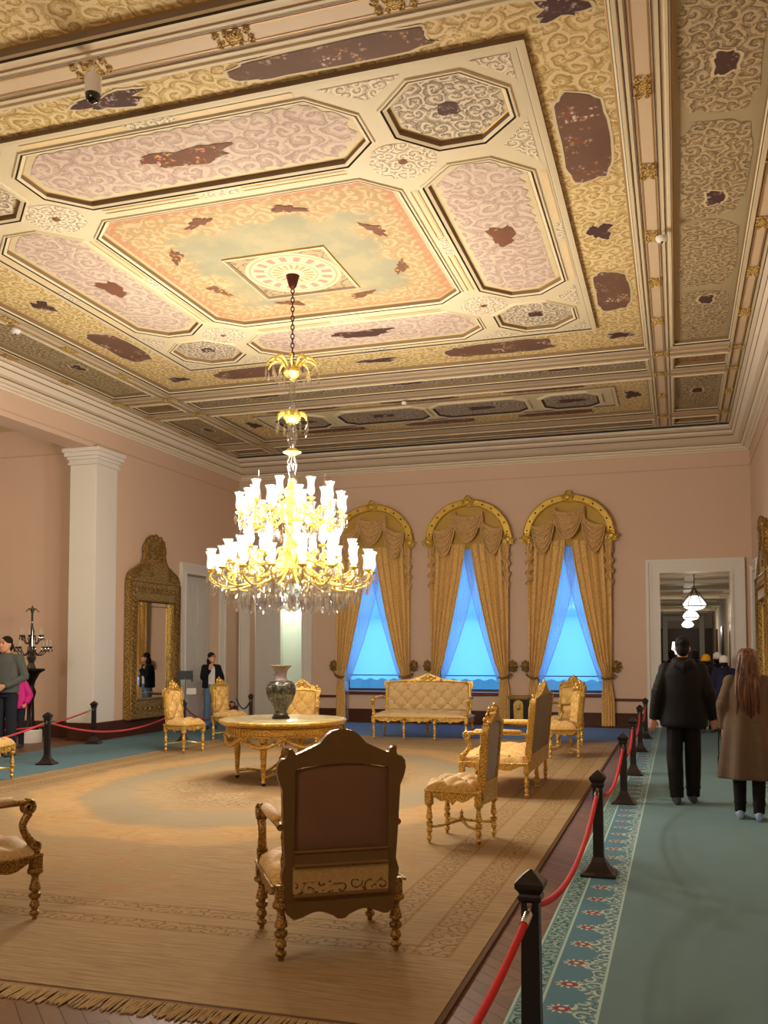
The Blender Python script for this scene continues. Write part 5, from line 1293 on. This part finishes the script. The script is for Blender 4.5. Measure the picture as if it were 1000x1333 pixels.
# pictures on the corridor's right wall, a table lamp at the far end
M['pic'] = orn('picture_canvas', (120, 80, 50), (170, 130, 90), (50, 30, 22), 3, .4, 10, swz=(1, 2))
for k, (y, z) in enumerate(((24.6, 1.7), (26.0, 1.7))):
    t = thing('framed_picture', ['gold framed dark picture nearest on the corridor wall', 'second gold framed picture on the corridor wall'][k], 'picture', (1.745, y, z), 0)
    m = MB(); m.plate(rect(-.4, -.5, .4, .5), [rect(-.33, -.43, .33, .43)], lambda p, q: (-q, p[0], p[1]), 0, .05); m.build('frame', M['gold'], t, 0, bevel=.01)
    m = MB(); m.plate(rect(-.33, -.43, .33, .43), [], lambda p, q: (-q, p[0], p[1]), .0, .02); m.build('canvas', M['pic'], t, 0)
t = thing('table_lamp', 'white lit lampshade at the far end of the corridor above the man in black', 'lamp', (-.02, 27.5, .011), 0)
m = MB(); m.lathe([(.2, 0), (.2, .03), (.03, .06), (.02, 1.6)], 12); m.build('stand', M['dark'], t, 40)
m = MB(); m.lathe([(.16, 1.6), (.12, 1.95)], 20); m.build('lamp_shade', M['lglass'], t, 60)
# ================================================================= people
M['skin'] = plain('skin', (206, 150, 120), .55, var=.04, sc=8)
M['navy'] = plain('black_jacket', (13, 13, 17), .75, var=.25, sc=14, bump=.2)
M['trou'] = plain('black_trousers', (11, 11, 14), .8, var=.2, sc=10)
M['hairb'] = plain('dark_hair', (16, 12, 11), .75, var=.4, sc=60, bump=.6)
def long_hair():
    n = N('brown_hair'); v = n.co(); s_ = n.noise(n.map(v, (60, 60, 2.5)), 1.0, 4, .6); x = n.xyz(v)
    c = n.mix(n.step(s_, .35, .65), srgb(44, 26, 18), srgb(112, 72, 44)); c = n.mix(n.math('MULTIPLY', n.step(n.noise(n.map(v, (25, 25, 1.2)), 1.0, 2), .56, .66), .6), c, srgb(150, 106, 66)); return n.pr(c, .45, spec=.4, bump=s_, bs=.5)
M['hairl'] = long_hair()
M['coat'] = plain('brown_wool_coat', (94, 78, 62), .9, var=.22, sc=14, bump=.2)
M['cover'] = plain('blue_shoe_cover', (138, 160, 196), .35, var=.25, sc=30, bump=.5)
M['shoe'] = plain('grey_shoe', (60, 62, 72), .5, var=.4, sc=20)
M['denim'] = plain('blue_denim', (88, 112, 142), .85, var=.25, sc=6)
M['card'] = plain('black_cardigan', (18, 18, 22), .9, var=.2)
M['tee'] = plain('white_top', (214, 208, 204), .8)
M['sweater'] = plain('grey_sweater', (84, 88, 84), .9, var=.1, sc=20)
M['jeansd'] = plain('dark_jeans', (34, 38, 50), .85, var=.2)
M['magenta'] = plain('magenta_jacket', (214, 40, 140), .6, var=.1)
M['lips'] = plain('lips', (160, 70, 70), .5); M['eye'] = plain('eye_dark', (30, 22, 20), .2, spec=.7)
M['beanw'] = plain('white_knit', (226, 224, 218), .95, var=.1, sc=30, bump=.4); M['beany'] = plain('yellow_knit', (232, 168, 20), .95, var=.1, sc=30, bump=.4)
M['navy2'] = plain('navy_jacket', (24, 28, 62), .75, var=.2)
V = Vector
def hand(mb, w, d, side=1, curl=.5, k=1.0, pn=None):
    # w wrist position, d direction of the forearm, pn palm normal ; palm, four fingers, thumb
    d = V(d).normalized(); pn = V(pn or (0, 1, 0)); pn = (pn-d*pn.dot(d)).normalized(); s_ = d.cross(pn)*side
    w = V(w)
    c = w+d*.045*k
    rs = []
    for t_, hw_, th in ((-.01, .022, .018), (.02, .033, .016), (.06, .041, .014), (.095, .040, .012)):
        q = w+d*t_*k; rs.append([tuple(q+s_*hw_*k*math.cos(a)+pn*th*k*math.sin(a)) for a in [2*PI*i/12 for i in range(12)]])
    mb.rings(rs)
    for i, (o, L) in enumerate(((-.030, .072), (-.010, .082), (.010, .077), (.029, .060))):
        b = w+d*.088*k+s_*o*k; pts = [b-d*.01*k]; ang = 0; dd = d.copy()
        for j, f_ in enumerate((.45, .3, .25)):
            ang += curl*(.5 if j == 0 else .9); dd = (d*math.cos(ang)+pn*math.sin(ang)).normalized(); pts.append(pts[-1]+dd*L*f_*k*1.05)
        mb.tube(pts, [.0095*k, .009*k, .0082*k, .0065*k], 8); mb.ball(pts[-1], .0066*k, 8)
    tb = w+d*.025*k-s_*.028*k; td = (d*.75-s_*.6+pn*.35).normalized(); p1 = tb+td*.04*k; p2 = p1+(d*.95-s_*.15+pn*.4*curl).normalized()*.03*k
    mb.tube([tb, p1, p2], [.013*k, .011*k, .008*k], 8); mb.ball(p2, .008*k, 8)
def head(mb, c, k=1.0, f=(0, 1, 0), jaw=.9):
    # head centre c, looking along f
    f = V(f).normalized(); up = V((0, 0, 1)); r = f.cross(up).normalized(); up = r.cross(f).normalized(); c = V(c)
    def P(x, y, z): return tuple(c+(r*x+f*y+up*z)*k)
    rs = []
    for z, rx, ry, oy in ((-.118, .018, .02, .055), (-.108, .034, .038, .045), (-.085, .050, .058, .028), (-.05, .062, .078, .010), (-.01, .070, .090, .002), (.03, .074, .095, -.002), (.07, .068, .088, -.006), (.098, .050, .066, -.008), (.116, .024, .034, -.008), (.120, .004, .006, -.008)):
        rs.append([P(rx*math.cos(a), oy+ry*math.sin(a), z) for a in [2*PI*i/18 for i in range(18)]])
    mb.rings(rs)
    mb.tube([P(0, .085, .018), P(0, .102, -.010), P(0, .110, -.026), P(0, .092, -.034)], [.008*k, .010*k, .013*k, .008*k], 8)     # nose
    for s in (-1, 1):
        mb.ball(P(s*.074, -.008, -.004), (.012*k, .018*k, .030*k), 8)                                                             # ears
        mb.ball(P(s*.028, .076, .030), (.022*k, .012*k, .008*k), 8); mb.ball(P(s*.035, .066, -.03), (.022*k, .018*k, .02*k), 8)   # brows, cheeks
        mb.ball(P(s*.010, .112-.02, -.028), .008*k, 6)
    mb.ball(P(0, .088, -.060), (.024*k, .012*k, .007*k), 8); mb.ball(P(0, .085, -.070), (.020*k, .012*k, .007*k), 8); mb.ball(P(0, .068, -.098), (.022*k, .018*k, .014*k), 8)
    return P
def face_bits(root, P, k=1.0, glasses=False):
    for s in (-1, 1):
        m = MB(); m.ball(P(s*.029, .080, .010), .011*k, 10); m.build('eye', M['eye'], root, 180)
        m = MB(); m.tube([P(s*.012, .094, .034), P(s*.03, .092, .040), P(s*.046, .080, .034)], .0035*k, 6); m.build('eyebrow', M['hairb'], root, 180)
    m = MB(); m.tube([P(-.022, .094, -.064), P(0, .102, -.062), P(.022, .094, -.064)], [.003*k, .0065*k, .003*k], 8); m.build('lips', M['lips'], root, 180)
    if glasses:
        m = MB()
        for s in (-1, 1): m.tube([P(s*.031+.022*math.cos(a), .101, .010+.019*math.sin(a)) for a in [2*PI*i/12 for i in range(12)]], .0025, 5, 0, True); m.tube([P(s*.053, .098, .014), P(s*.076, 0, .012)], .0022, 5)
        m.tube([P(-.009, .102, .014), P(.009, .102, .014)], .0025, 5); m.build('glasses', M['blackg'], root, 180)
def leg_chain(hip, knee, ank, r=(.088, .062, .055, .058, .040)):
    hip, knee, ank = V(hip), V(knee), V(ank)
    return [hip, hip.lerp(knee, .5), knee, knee.lerp(ank, .3), ank], [r[0], lerp(r[0], r[1], .5), r[2], r[3], r[4]]
def foot(mb, a, f, k=1.0, z=.0):
    a = V(a); f = V(f).normalized(); s_ = V((f.y, -f.x, 0)); rs = []
    for t_, w_, h in ((-.075, .02, .03), (-.06, .034, .075), (0, .040, .09), (.06, .043, .07), (.12, .047, .05), (.165, .040, .04), (.185, .02, .03)):
        q = V((a.x, a.y, z))+f*t_*k
        rs.append([tuple(q+s_*w_*k*math.cos(x)+V((0, 0, h*k/2+h*k/2*math.sin(x)))) for x in [2*PI*i/12 for i in range(12)]])
    mb.rings(rs)

def walker(name, label, loc, rz, H, J, top, toph, bot, both, shoes, hair, skirt=None, voxel=.008, face=False, extra=None):
    """generic standing person: J = joints in metres for a 1.75 m body, scaled to H"""
    k = H/1.75
    t = thing(name, label, 'person', loc, rz)
    def s(p): return V(p)*k
    b = MB()
    hc = s(J['head'])
    P = head(b, hc, k*J.get('hk', 1.0), J.get('look', (0, 1, 0)))
    nb = s(J['neck'])
    b.tube([nb-V((0, 0, .03*k)), nb.lerp(hc, .35), hc+V((0, -.01, -.05))*k], [.058*k, .052*k, .050*k], 12)
    pel, ch_ = s(J['pelvis']), s(J['chest'])
    b.loft([(pel.x, pel.y, pel.z-.09*k, .10*k, .08*k), (pel.x, pel.y, pel.z, .155*k, .105*k), (lerp(pel.x, ch_.x, .5), lerp(pel.y, ch_.y, .5), lerp(pel.z, ch_.z, .45), .125*k, .09*k), (ch_.x, ch_.y, ch_.z, .155*k, .105*k), (ch_.x, ch_.y, nb.z-.06*k, .15*k, .08*k), (nb.x, nb.y, nb.z-.01*k, .06*k, .055*k)], 20)
    for S_ in ('L', 'R'):
        pts, rr = leg_chain(s(J['hip'+S_]), s(J['knee'+S_]), s(J['ank'+S_])); b.tube(pts, [r*k for r in rr], 12)
        foot(b, s(J['ank'+S_]), J.get('toe'+S_, (0, 1, 0)), k)
        sh, el, wr = s(J['sh'+S_]), s(J['el'+S_]), s(J['wr'+S_])
        b.tube([V((ch_.x, sh.y, sh.z-.02*k)), sh, sh.lerp(el, .5), el, el.lerp(wr, .4), wr], [.05*k, .054*k, .046*k, .040*k, .038*k, .026*k], 12)
        b.ball(sh, .056*k, 10)
        hand(b, wr, J.get('hd'+S_) or (wr-el), 1 if S_ == 'R' else -1, J.get('curl', .45), k, J.get('pn'+S_, (0, 1, 0)))
    b.build('body', M['skin'], t, 180, remesh=voxel)
    # trousers
    if bot:
        m = MB()
        m.loft([(pel.x, pel.y, pel.z-.10*k, .13*k, .10*k), (pel.x, pel.y, pel.z, .168*k, .118*k), (pel.x, pel.y, pel.z+.08*k, .15*k, .11*k), (pel.x, pel.y, pel.z+.11*k, .14*k, .10*k)], 20)
        for S_ in ('L', 'R'):
            h_, kn, an = s(J['hip'+S_]), s(J['knee'+S_]), s(J['ank'+S_])
            w_ = both
            m.tube([h_, h_.lerp(kn, .5), kn, kn.lerp(an, .4), an-V((0, 0, .015))], [.098*k, .085*k, .068*k*w_[0], .062*k*w_[1], .056*k*w_[2]], 14)
            for q in (.25, .5, .8): c_ = kn.lerp(an, q); m.ball(c_, (.066*k*w_[1], .062*k*w_[1], .02), 10)
        m.build('trousers', M[bot], t, 180, remesh=voxel)
    # shoes
    for S_ in ('L', 'R'):
        m = MB(); foot(m, s(J['ank'+S_])-V(J.get('toe'+S_, (0, 1, 0))).normalized()*.003, J.get('toe'+S_, (0, 1, 0)), k*1.12, -.001); m.build('shoe', M[shoes], t, 180, remesh=.008)
    if extra: extra(t, s, k, P)
    return t, s, k, P
def sleeve(m, sh, el, wr, r, ch_x, k, n=14):
    m.tube([V((ch_x+(sh.x-ch_x)*.35, sh.y, sh.z+.0*k)), sh, sh.lerp(el, .5), el, el.lerp(wr, .5), wr-(wr-el).normalized()*.0], [q*k for q in r], n)
    m.ball(sh, r[1]*k*1.02, 12)
    for q in (.35, .7, .9): c_ = sh.lerp(el, q); m.ball(c_, r[2]*k*1.06, 10)

BASEJ = dict(head=(0, .01, 1.63), neck=(0, -.01, 1.47), pelvis=(0, 0, .95), chest=(0, -.005, 1.28),
    hipL=(-.085, 0, .90), hipR=(.085, 0, .90), kneeL=(-.09, .02, .49), kneeR=(.09, .02, .49), ankL=(-.09, -.01, .08), ankR=(.09, -.01, .08),
    shL=(-.175, -.005, 1.42), shR=(.175, -.005, 1.42), elL=(-.24, -.03, 1.13), elR=(.24, -.03, 1.13), wrL=(-.25, .05, .89), wrR=(.25, .05, .89))
def J_(**kw): d = dict(BASEJ); d.update(kw); return d

# --- man in black, seen from behind
def man_clothes(t, s, k, P):
    m = MB()
    m.loft([(0, -.0*k, .80*k, .235*k, .155*k), (0, 0, .84*k, .245*k, .165*k), (0, 0, 1.0*k, .235*k, .16*k), (0, -.01*k, 1.2*k, .225*k, .155*k), (0, -.015*k, 1.36*k, .225*k, .145*k), (0, -.015*k, 1.44*k, .19*k, .12*k), (0, -.015*k, 1.50*k, .10*k, .09*k), (0, -.012*k, 1.54*k, .085*k, .085*k)], 28)
    for S_ in 'LR': sleeve(m, s(JM['sh'+S_]), s(JM['el'+S_]), s(JM['wr'+S_]), (.075, .080, .074, .068, .062, .052), 0, k)
    m.tube([(-.09*k, -.05*k, 1.50*k), (-.06*k, -.13*k, 1.47*k), (0, -.16*k, 1.44*k), (.06*k, -.13*k, 1.47*k), (.09*k, -.05*k, 1.50*k)], [.04*k, .05*k, .06*k, .05*k, .04*k], 10)
    m.build('jacket', M['navy'], t, 180, remesh=.010)
    m = MB(); hc = s(JM['head'])
    m.ball((hc.x, hc.y-.010*k, hc.z+.052*k), (.082*k, .102*k, .084*k), 18); m.ball((hc.x, hc.y-.042*k, hc.z-.005*k), (.070*k, .068*k, .085*k), 16)
    rn = random.Random(4)
    for i in range(40): a_, b_ = rn.uniform(PI, 2*PI), rn.uniform(.1, 1.2); m.ball((hc.x+.074*k*math.cos(a_)*math.cos(b_), hc.y-.02*k+.09*k*math.sin(a_)*math.cos(b_), hc.z+.04*k+.08*k*math.sin(b_)), .017*k, 6)
    m.build('hair', M['hairb'], t, 180, remesh=.008)
JM = J_(elL=(-.265, -.05, 1.14), wrL=(-.305, .0, .88), elR=(.255, -.05, 1.14), wrR=(.30, .05, .89), kneeL=(-.10, .01, .49), ankL=(-.085, -.06, .08), ankR=(.085, .08, .08), kneeR=(.09, .06, .49), shL=(-.175, -.01, 1.405), shR=(.175, -.01, 1.405))
walker('person', 'man in a dark hooded jacket and black trousers walking away on the right carpet', (.05, 10.95, .015), math.radians(3), 1.84, JM, None, None, 'trou', (1.25, 1.3, 1.25), 'shoe', None, extra=man_clothes)
t = thing('umbrella', 'thin dark strap with a small case hanging from the walking man in black', 'strap', (.415, 11.03, .0), 0)
m = MB(); m.tube([(0, 0, .93), (.004, 0, .80), (-.004, 0, .66), (.0, 0, .54)], .007, 6); m.build('cord', M['blackg'], t, 80)
m = MB(); m.lathe([(.004, .55), (.014, .53), (.016, .36), (.008, .33)], 10); m.build('case', M['navy'], t, 60)
t.name = 'hand_strap'

# --- woman in the brown coat, seen from behind
JW = J_(elL=(-.25, -.03, 1.16), wrL=(-.235, .06, .93), elR=(.26, -.02, 1.16), wrR=(.20, .16, .98), ankL=(-.095, .05, .08), kneeL=(-.095, .04, .49), ankR=(.085, -.05, .08), kneeR=(.09, .0, .49), shL=(-.165, -.005, 1.41), shR=(.165, -.005, 1.41))
def woman_clothes(t, s, k, P):
    m = MB(); n = 40; rs = []
    for z, rx, ry, wv in ((.42, .30, .23, .030), (.44, .305, .235, .030), (.7, .275, .21, .022), (.95, .24, .18, .012), (1.15, .215, .15, .005), (1.33, .205, .135, 0), (1.42, .175, .11, 0), (1.48, .09, .08, 0), (1.50, .07, .07, 0)):
        rs.append([((rx+wv*math.cos(7*a+1))*k*math.cos(a), (-.01+(ry+wv*math.cos(7*a+1))*math.sin(a))*k, z*k) for a in [2*PI*i/n for i in range(n)]])
    m.rings(rs)
    for S_ in 'LR': sleeve(m, s(JW['sh'+S_]), s(JW['el'+S_]), s(JW['wr'+S_]), (.07, .078, .070, .066, .062, .060), 0, k)
    m.build('coat', M['coat'], t, 180, remesh=.010)
    hc = s(JW['head']); m = MB(); rs = []
    for z, rx, ry, oy in ((.135, .012, .012, -.01), (.128, .055, .06, -.01), (.10, .085, .095, -.012), (.05, .098, .115, -.02), (-.02, .105, .115, -.035), (-.10, .110, .10, -.055), (-.20, .125, .085, -.085), (-.32, .130, .070, -.105), (-.44, .115, .055, -.115), (-.54, .085, .035, -.12), (-.60, .03, .015, -.12)):
        rs.append([(hc.x+(rx+.006*math.sin(9*a+z*12))*k*math.cos(a), hc.y+(oy+ry*math.sin(a)*(1 if math.sin(a) < 0 else .45 if z < .04 else .9))*k, hc.z+z*k) for a in [2*PI*i/36 for i in range(36)]])
    m.rings(rs); rn = random.Random(3)
    for i in range(46):
        x0 = rn.uniform(-.105, .105); yb_ = -.105-.03*(1-(x0/.12)**2)
        q = [V((hc.x+x0*k*.6, hc.y-.10*k, hc.z+.06*k)), V((hc.x+x0*k, hc.y+(yb_-.015)*k, hc.z-.12*k)), V((hc.x+(x0*1.15+rn.uniform(-.02, .02))*k, hc.y+(yb_-.045)*k, hc.z-.3*k)), V((hc.x+(x0*1.1+rn.uniform(-.03, .03))*k, hc.y+(yb_-.04)*k, hc.z-rn.uniform(.46, .62)*k))]
        m.tube(catmull(q, 4), [.011*k]*9+[.009*k, .008*k, .006*k, .003*k], 5)
    m.build('hair', M['hairl'], t, 180)
walker('person', 'woman with long brown hair in a long brown coat walking away at the right edge', (.665, 10.12, .015), math.radians(-3), 1.70, JW, None, None, 'trou', (1.06, 1.08, 1.0), 'cover', None, extra=woman_clothes)

# --- woman in jeans by the left wall, facing the room
JJ = J_(head=(.0, .03, 1.62), look=(-.45, .80, .22), shL=(-.155, 0, 1.40), shR=(.155, 0, 1.40), elL=(-.235, -.02, 1.15), wrL=(-.23, .03, .92), elR=(.20, .10, 1.17), wrR=(.06, .19, 1.36), hdR=(-.25, .05, .95), pnR=(0, -1, .2), curl=.8, ankL=(-.09, 0, .08), ankR=(.10, -.01, .08))
def jeans_clothes(t, s, k, P):
    m = MB(); m.loft([(0, 0, .98*k, .155*k, .112*k), (0, 0, 1.05*k, .15*k, .11*k), (0, 0, 1.2*k, .155*k, .115*k), (0, 0, 1.34*k, .16*k, .112*k), (0, 0, 1.43*k, .12*k, .09*k)], 24); m.build('top', M['tee'], t, 180, remesh=.012)
    m = MB()
    for S_ in 'LR':
        sg = -1 if S_ == 'L' else 1
        m.loft([(sg*.125*k, -.012*k, .93*k, .085*k, .135*k), (sg*.12*k, -.012*k, 1.1*k, .080*k, .135*k), (sg*.115*k, -.012*k, 1.3*k, .085*k, .13*k), (sg*.09*k, -.012*k, 1.43*k, .08*k, .10*k), (sg*.06*k, -.015*k, 1.48*k, .04*k, .06*k)], 18)
        sleeve(m, s(JJ['sh'+S_]), s(JJ['el'+S_]), s(JJ['wr'+S_]), (.07, .075, .075, .075, .068, .056), 0, k)
    m.loft([(0, -.08*k, .92*k, .16*k, .07*k), (0, -.08*k, 1.2*k, .16*k, .07*k), (0, -.06*k, 1.44*k, .12*k, .06*k)], 18)
    m.build('cardigan', M['card'], t, 180, remesh=.012)
    m = MB(); f = V(JJ['look']).normalized(); hc = s(JJ['head'])
    m.ball(hc-f*.014*k+V((0, 0, .052*k)), (.090*k, .092*k, .088*k), 16); m.ball(hc-f*.055*k-V((0, 0, .07*k)), (.085*k, .075*k, .12*k), 16); m.ball(hc-f*.05*k-V((0, 0, .16*k)), (.08*k, .06*k, .06*k), 12)
    m.build('hair', M['hairb'], t, 180, remesh=.010); face_bits(t, P, k, True)
walker('person', 'woman in black cardigan and blue jeans, hand at her chin, by the left door', (-9.87, 18.6, .013), math.radians(214), 1.68, JJ, None, None, 'denim', (1.15, 1.35, 1.5), 'shoe', None, voxel=.010, extra=jeans_clothes)

# --- man in grey sweater at the left edge
JG = J_(head=(0, .03, 1.62), look=(.35, .9, .12), shL=(-.185, 0, 1.41), shR=(.185, 0, 1.41), elL=(-.28, .0, 1.14), elR=(.28, .0, 1.14), wrL=(-.10, .24, 1.02), wrR=(.08, .25, 1.0), hdL=(.9, .3, -.1), hdR=(-.9, .3, -.1), pnL=(0, -1, 0), pnR=(0, -1, 0), curl=.7)
def grey_clothes(t, s, k, P):
    m = MB(); m.loft([(0, 0, .92*k, .185*k, .15*k), (0, 0.01, 1.05*k, .195*k, .16*k), (0, 0, 1.25*k, .195*k, .15*k), (0, 0, 1.38*k, .195*k, .13*k), (0, 0, 1.45*k, .13*k, .10*k), (0, 0, 1.50*k, .075*k, .075*k)], 24)
    for S_ in 'LR': sleeve(m, s(JG['sh'+S_]), s(JG['el'+S_]), s(JG['wr'+S_]), (.075, .080, .068, .062, .054, .044), 0, k)
    m.build('sweater', M['sweater'], t, 180, remesh=.012)
    m = MB()
    for sg in (1,): m.tube(catmull([(sg*.11*k, -.14*k, 1.0*k), (sg*.13*k, -.14*k, 1.35*k), (sg*.12*k, -.02*k, 1.50*k), (sg*.13*k, .13*k, 1.38*k), (sg*.16*k, .15*k, 1.15*k), (sg*.18*k, .02*k, 1.0*k)], 5), .022, 8)
    m.build('bag_strap', M['blackg'], t, 80)
    m = MB(); f = V(JG['look']).normalized(); hc = s(JG['head']); m.ball(hc-f*.014*k+V((0, 0, .052*k)), (.084*k, .092*k, .080*k), 16); m.ball(hc-f*.05*k-V((0, 0, .02*k)), (.078*k, .06*k, .07*k), 12); m.build('hair', M['hairb'], t, 180, remesh=.010)
    face_bits(t, P, k)
walker('person', 'man in a grey sweater with a black shoulder strap at the left edge', (-10.50, 12.75, .013), math.radians(-168), 1.96, JG, None, None, 'jeansd', (1.15, 1.2, 1.1), 'shoe', None, voxel=.010, extra=grey_clothes)
# --- person in magenta behind him
JP = J_(shL=(-.16, 0, 1.40), shR=(.16, 0, 1.40), elL=(-.27, -.02, 1.14), elR=(.26, .02, 1.12), wrL=(-.24, .12, .98), wrR=(.16, .2, 1.0))
def mag_clothes(t, s, k, P):
    m = MB(); m.loft([(0, 0, .86*k, .20*k, .15*k), (0, 0, .9*k, .21*k, .16*k), (0, 0, 1.1*k, .20*k, .15*k), (0, 0, 1.36*k, .185*k, .13*k), (0, 0, 1.45*k, .12*k, .1*k), (0, 0, 1.5*k, .08*k, .08*k)], 24)
    for S_ in 'LR': sleeve(m, s(JP['sh'+S_]), s(JP['el'+S_]), s(JP['wr'+S_]), (.07, .08, .08, .078, .07, .055), 0, k)
    m.build('jacket', M['magenta'], t, 180, remesh=.012)
    m = MB(); hc = s(JP['head']); m.ball(hc+V((0, -.02, .03))*k, (.088*k, .1*k, .1*k), 14); m.ball(hc+V((0, -.05, -.06))*k, (.085*k, .06*k, .1*k), 14); m.build('hair', M['hairb'], t, 180, remesh=.012)
walker('person', 'person in a bright magenta jacket standing behind the man in grey', (-11.36, 14.1, 0), math.radians(-165), 1.40, JP, None, None, 'jeansd', (1.1, 1.15, 1.1), 'shoe', None, voxel=.012, extra=mag_clothes)

# --- visitors near and beyond the right doorway
def visitor(label, loc, rz, H, jk, hat=None):
    JV = J_()
    def cl(t, s, k, P):
        m = MB(); m.loft([(0, 0, .74*k, .22*k, .16*k), (0, 0, .78*k, .23*k, .17*k), (0, 0, 1.1*k, .215*k, .155*k), (0, 0, 1.36*k, .20*k, .135*k), (0, 0, 1.45*k, .13*k, .10*k), (0, 0, 1.52*k, .08*k, .08*k)], 24)
        for S_ in 'LR': sleeve(m, s(JV['sh'+S_]), s(JV['el'+S_]), s(JV['wr'+S_]), (.07, .08, .075, .07, .065, .055), 0, k)
        m.build('jacket', M[jk], t, 180, remesh=.014)
        m = MB(); hc = s(JV['head']); m.ball(hc+V((0, -.015, .03))*k, (.086*k, .1*k, .095*k), 14); m.ball(hc+V((0, -.045, -.03))*k, (.08*k, .065*k, .09*k), 14); m.build('hair', M['hairb'], t, 180, remesh=.012)
        if hat:
            m = MB(); m.loft([(hc.x, hc.y-.015, hc.z-.01*k, .099*k, .113*k), (hc.x, hc.y-.015, hc.z+.025*k, .107*k, .121*k), (hc.x, hc.y-.015, hc.z+.03*k, .100*k, .114*k), (hc.x, hc.y-.015, hc.z+.10*k, .09*k, .10*k), (hc.x, hc.y-.015, hc.z+.135*k, .055*k, .06*k), (hc.x, hc.y-.015, hc.z+.15*k, .01*k, .01*k)], 20)
            m.build('knit_hat', M[hat], t, 60)
    return walker('person', label, loc, rz, H, JV, None, None, 'trou', (1.1, 1.15, 1.1), 'shoe', None, voxel=.014, extra=cl)
visitor('person in navy jacket, nearer of the two white knit hats at the doorway', (.87, 19.7, .012), .1, 1.58, 'navy2', 'beanw')
visitor('person in a dark coat and white knit hat just behind the nearer white hat', (.80, 21.0, .012), -.1, 1.64, 'navy', 'beanw')
visitor('person in a dark jacket with a yellow knit hat in the doorway', (.56, 20.6, .012), 0, 1.60, 'navy', 'beany')
visitor('dark-haired person in the corridor between the man in black and the yellow hat', (.38, 22.6, .01), 0, 1.72, 'navy')
visitor('dark-haired person half hidden left of the head of the man in black', (-.14, 22.4, .01), .1, 1.72, 'navy')
visitor('dark-clothed person standing in the side room beyond the left back door', (-9.05, 22.9, .0), 2.6, 1.68, 'navy')
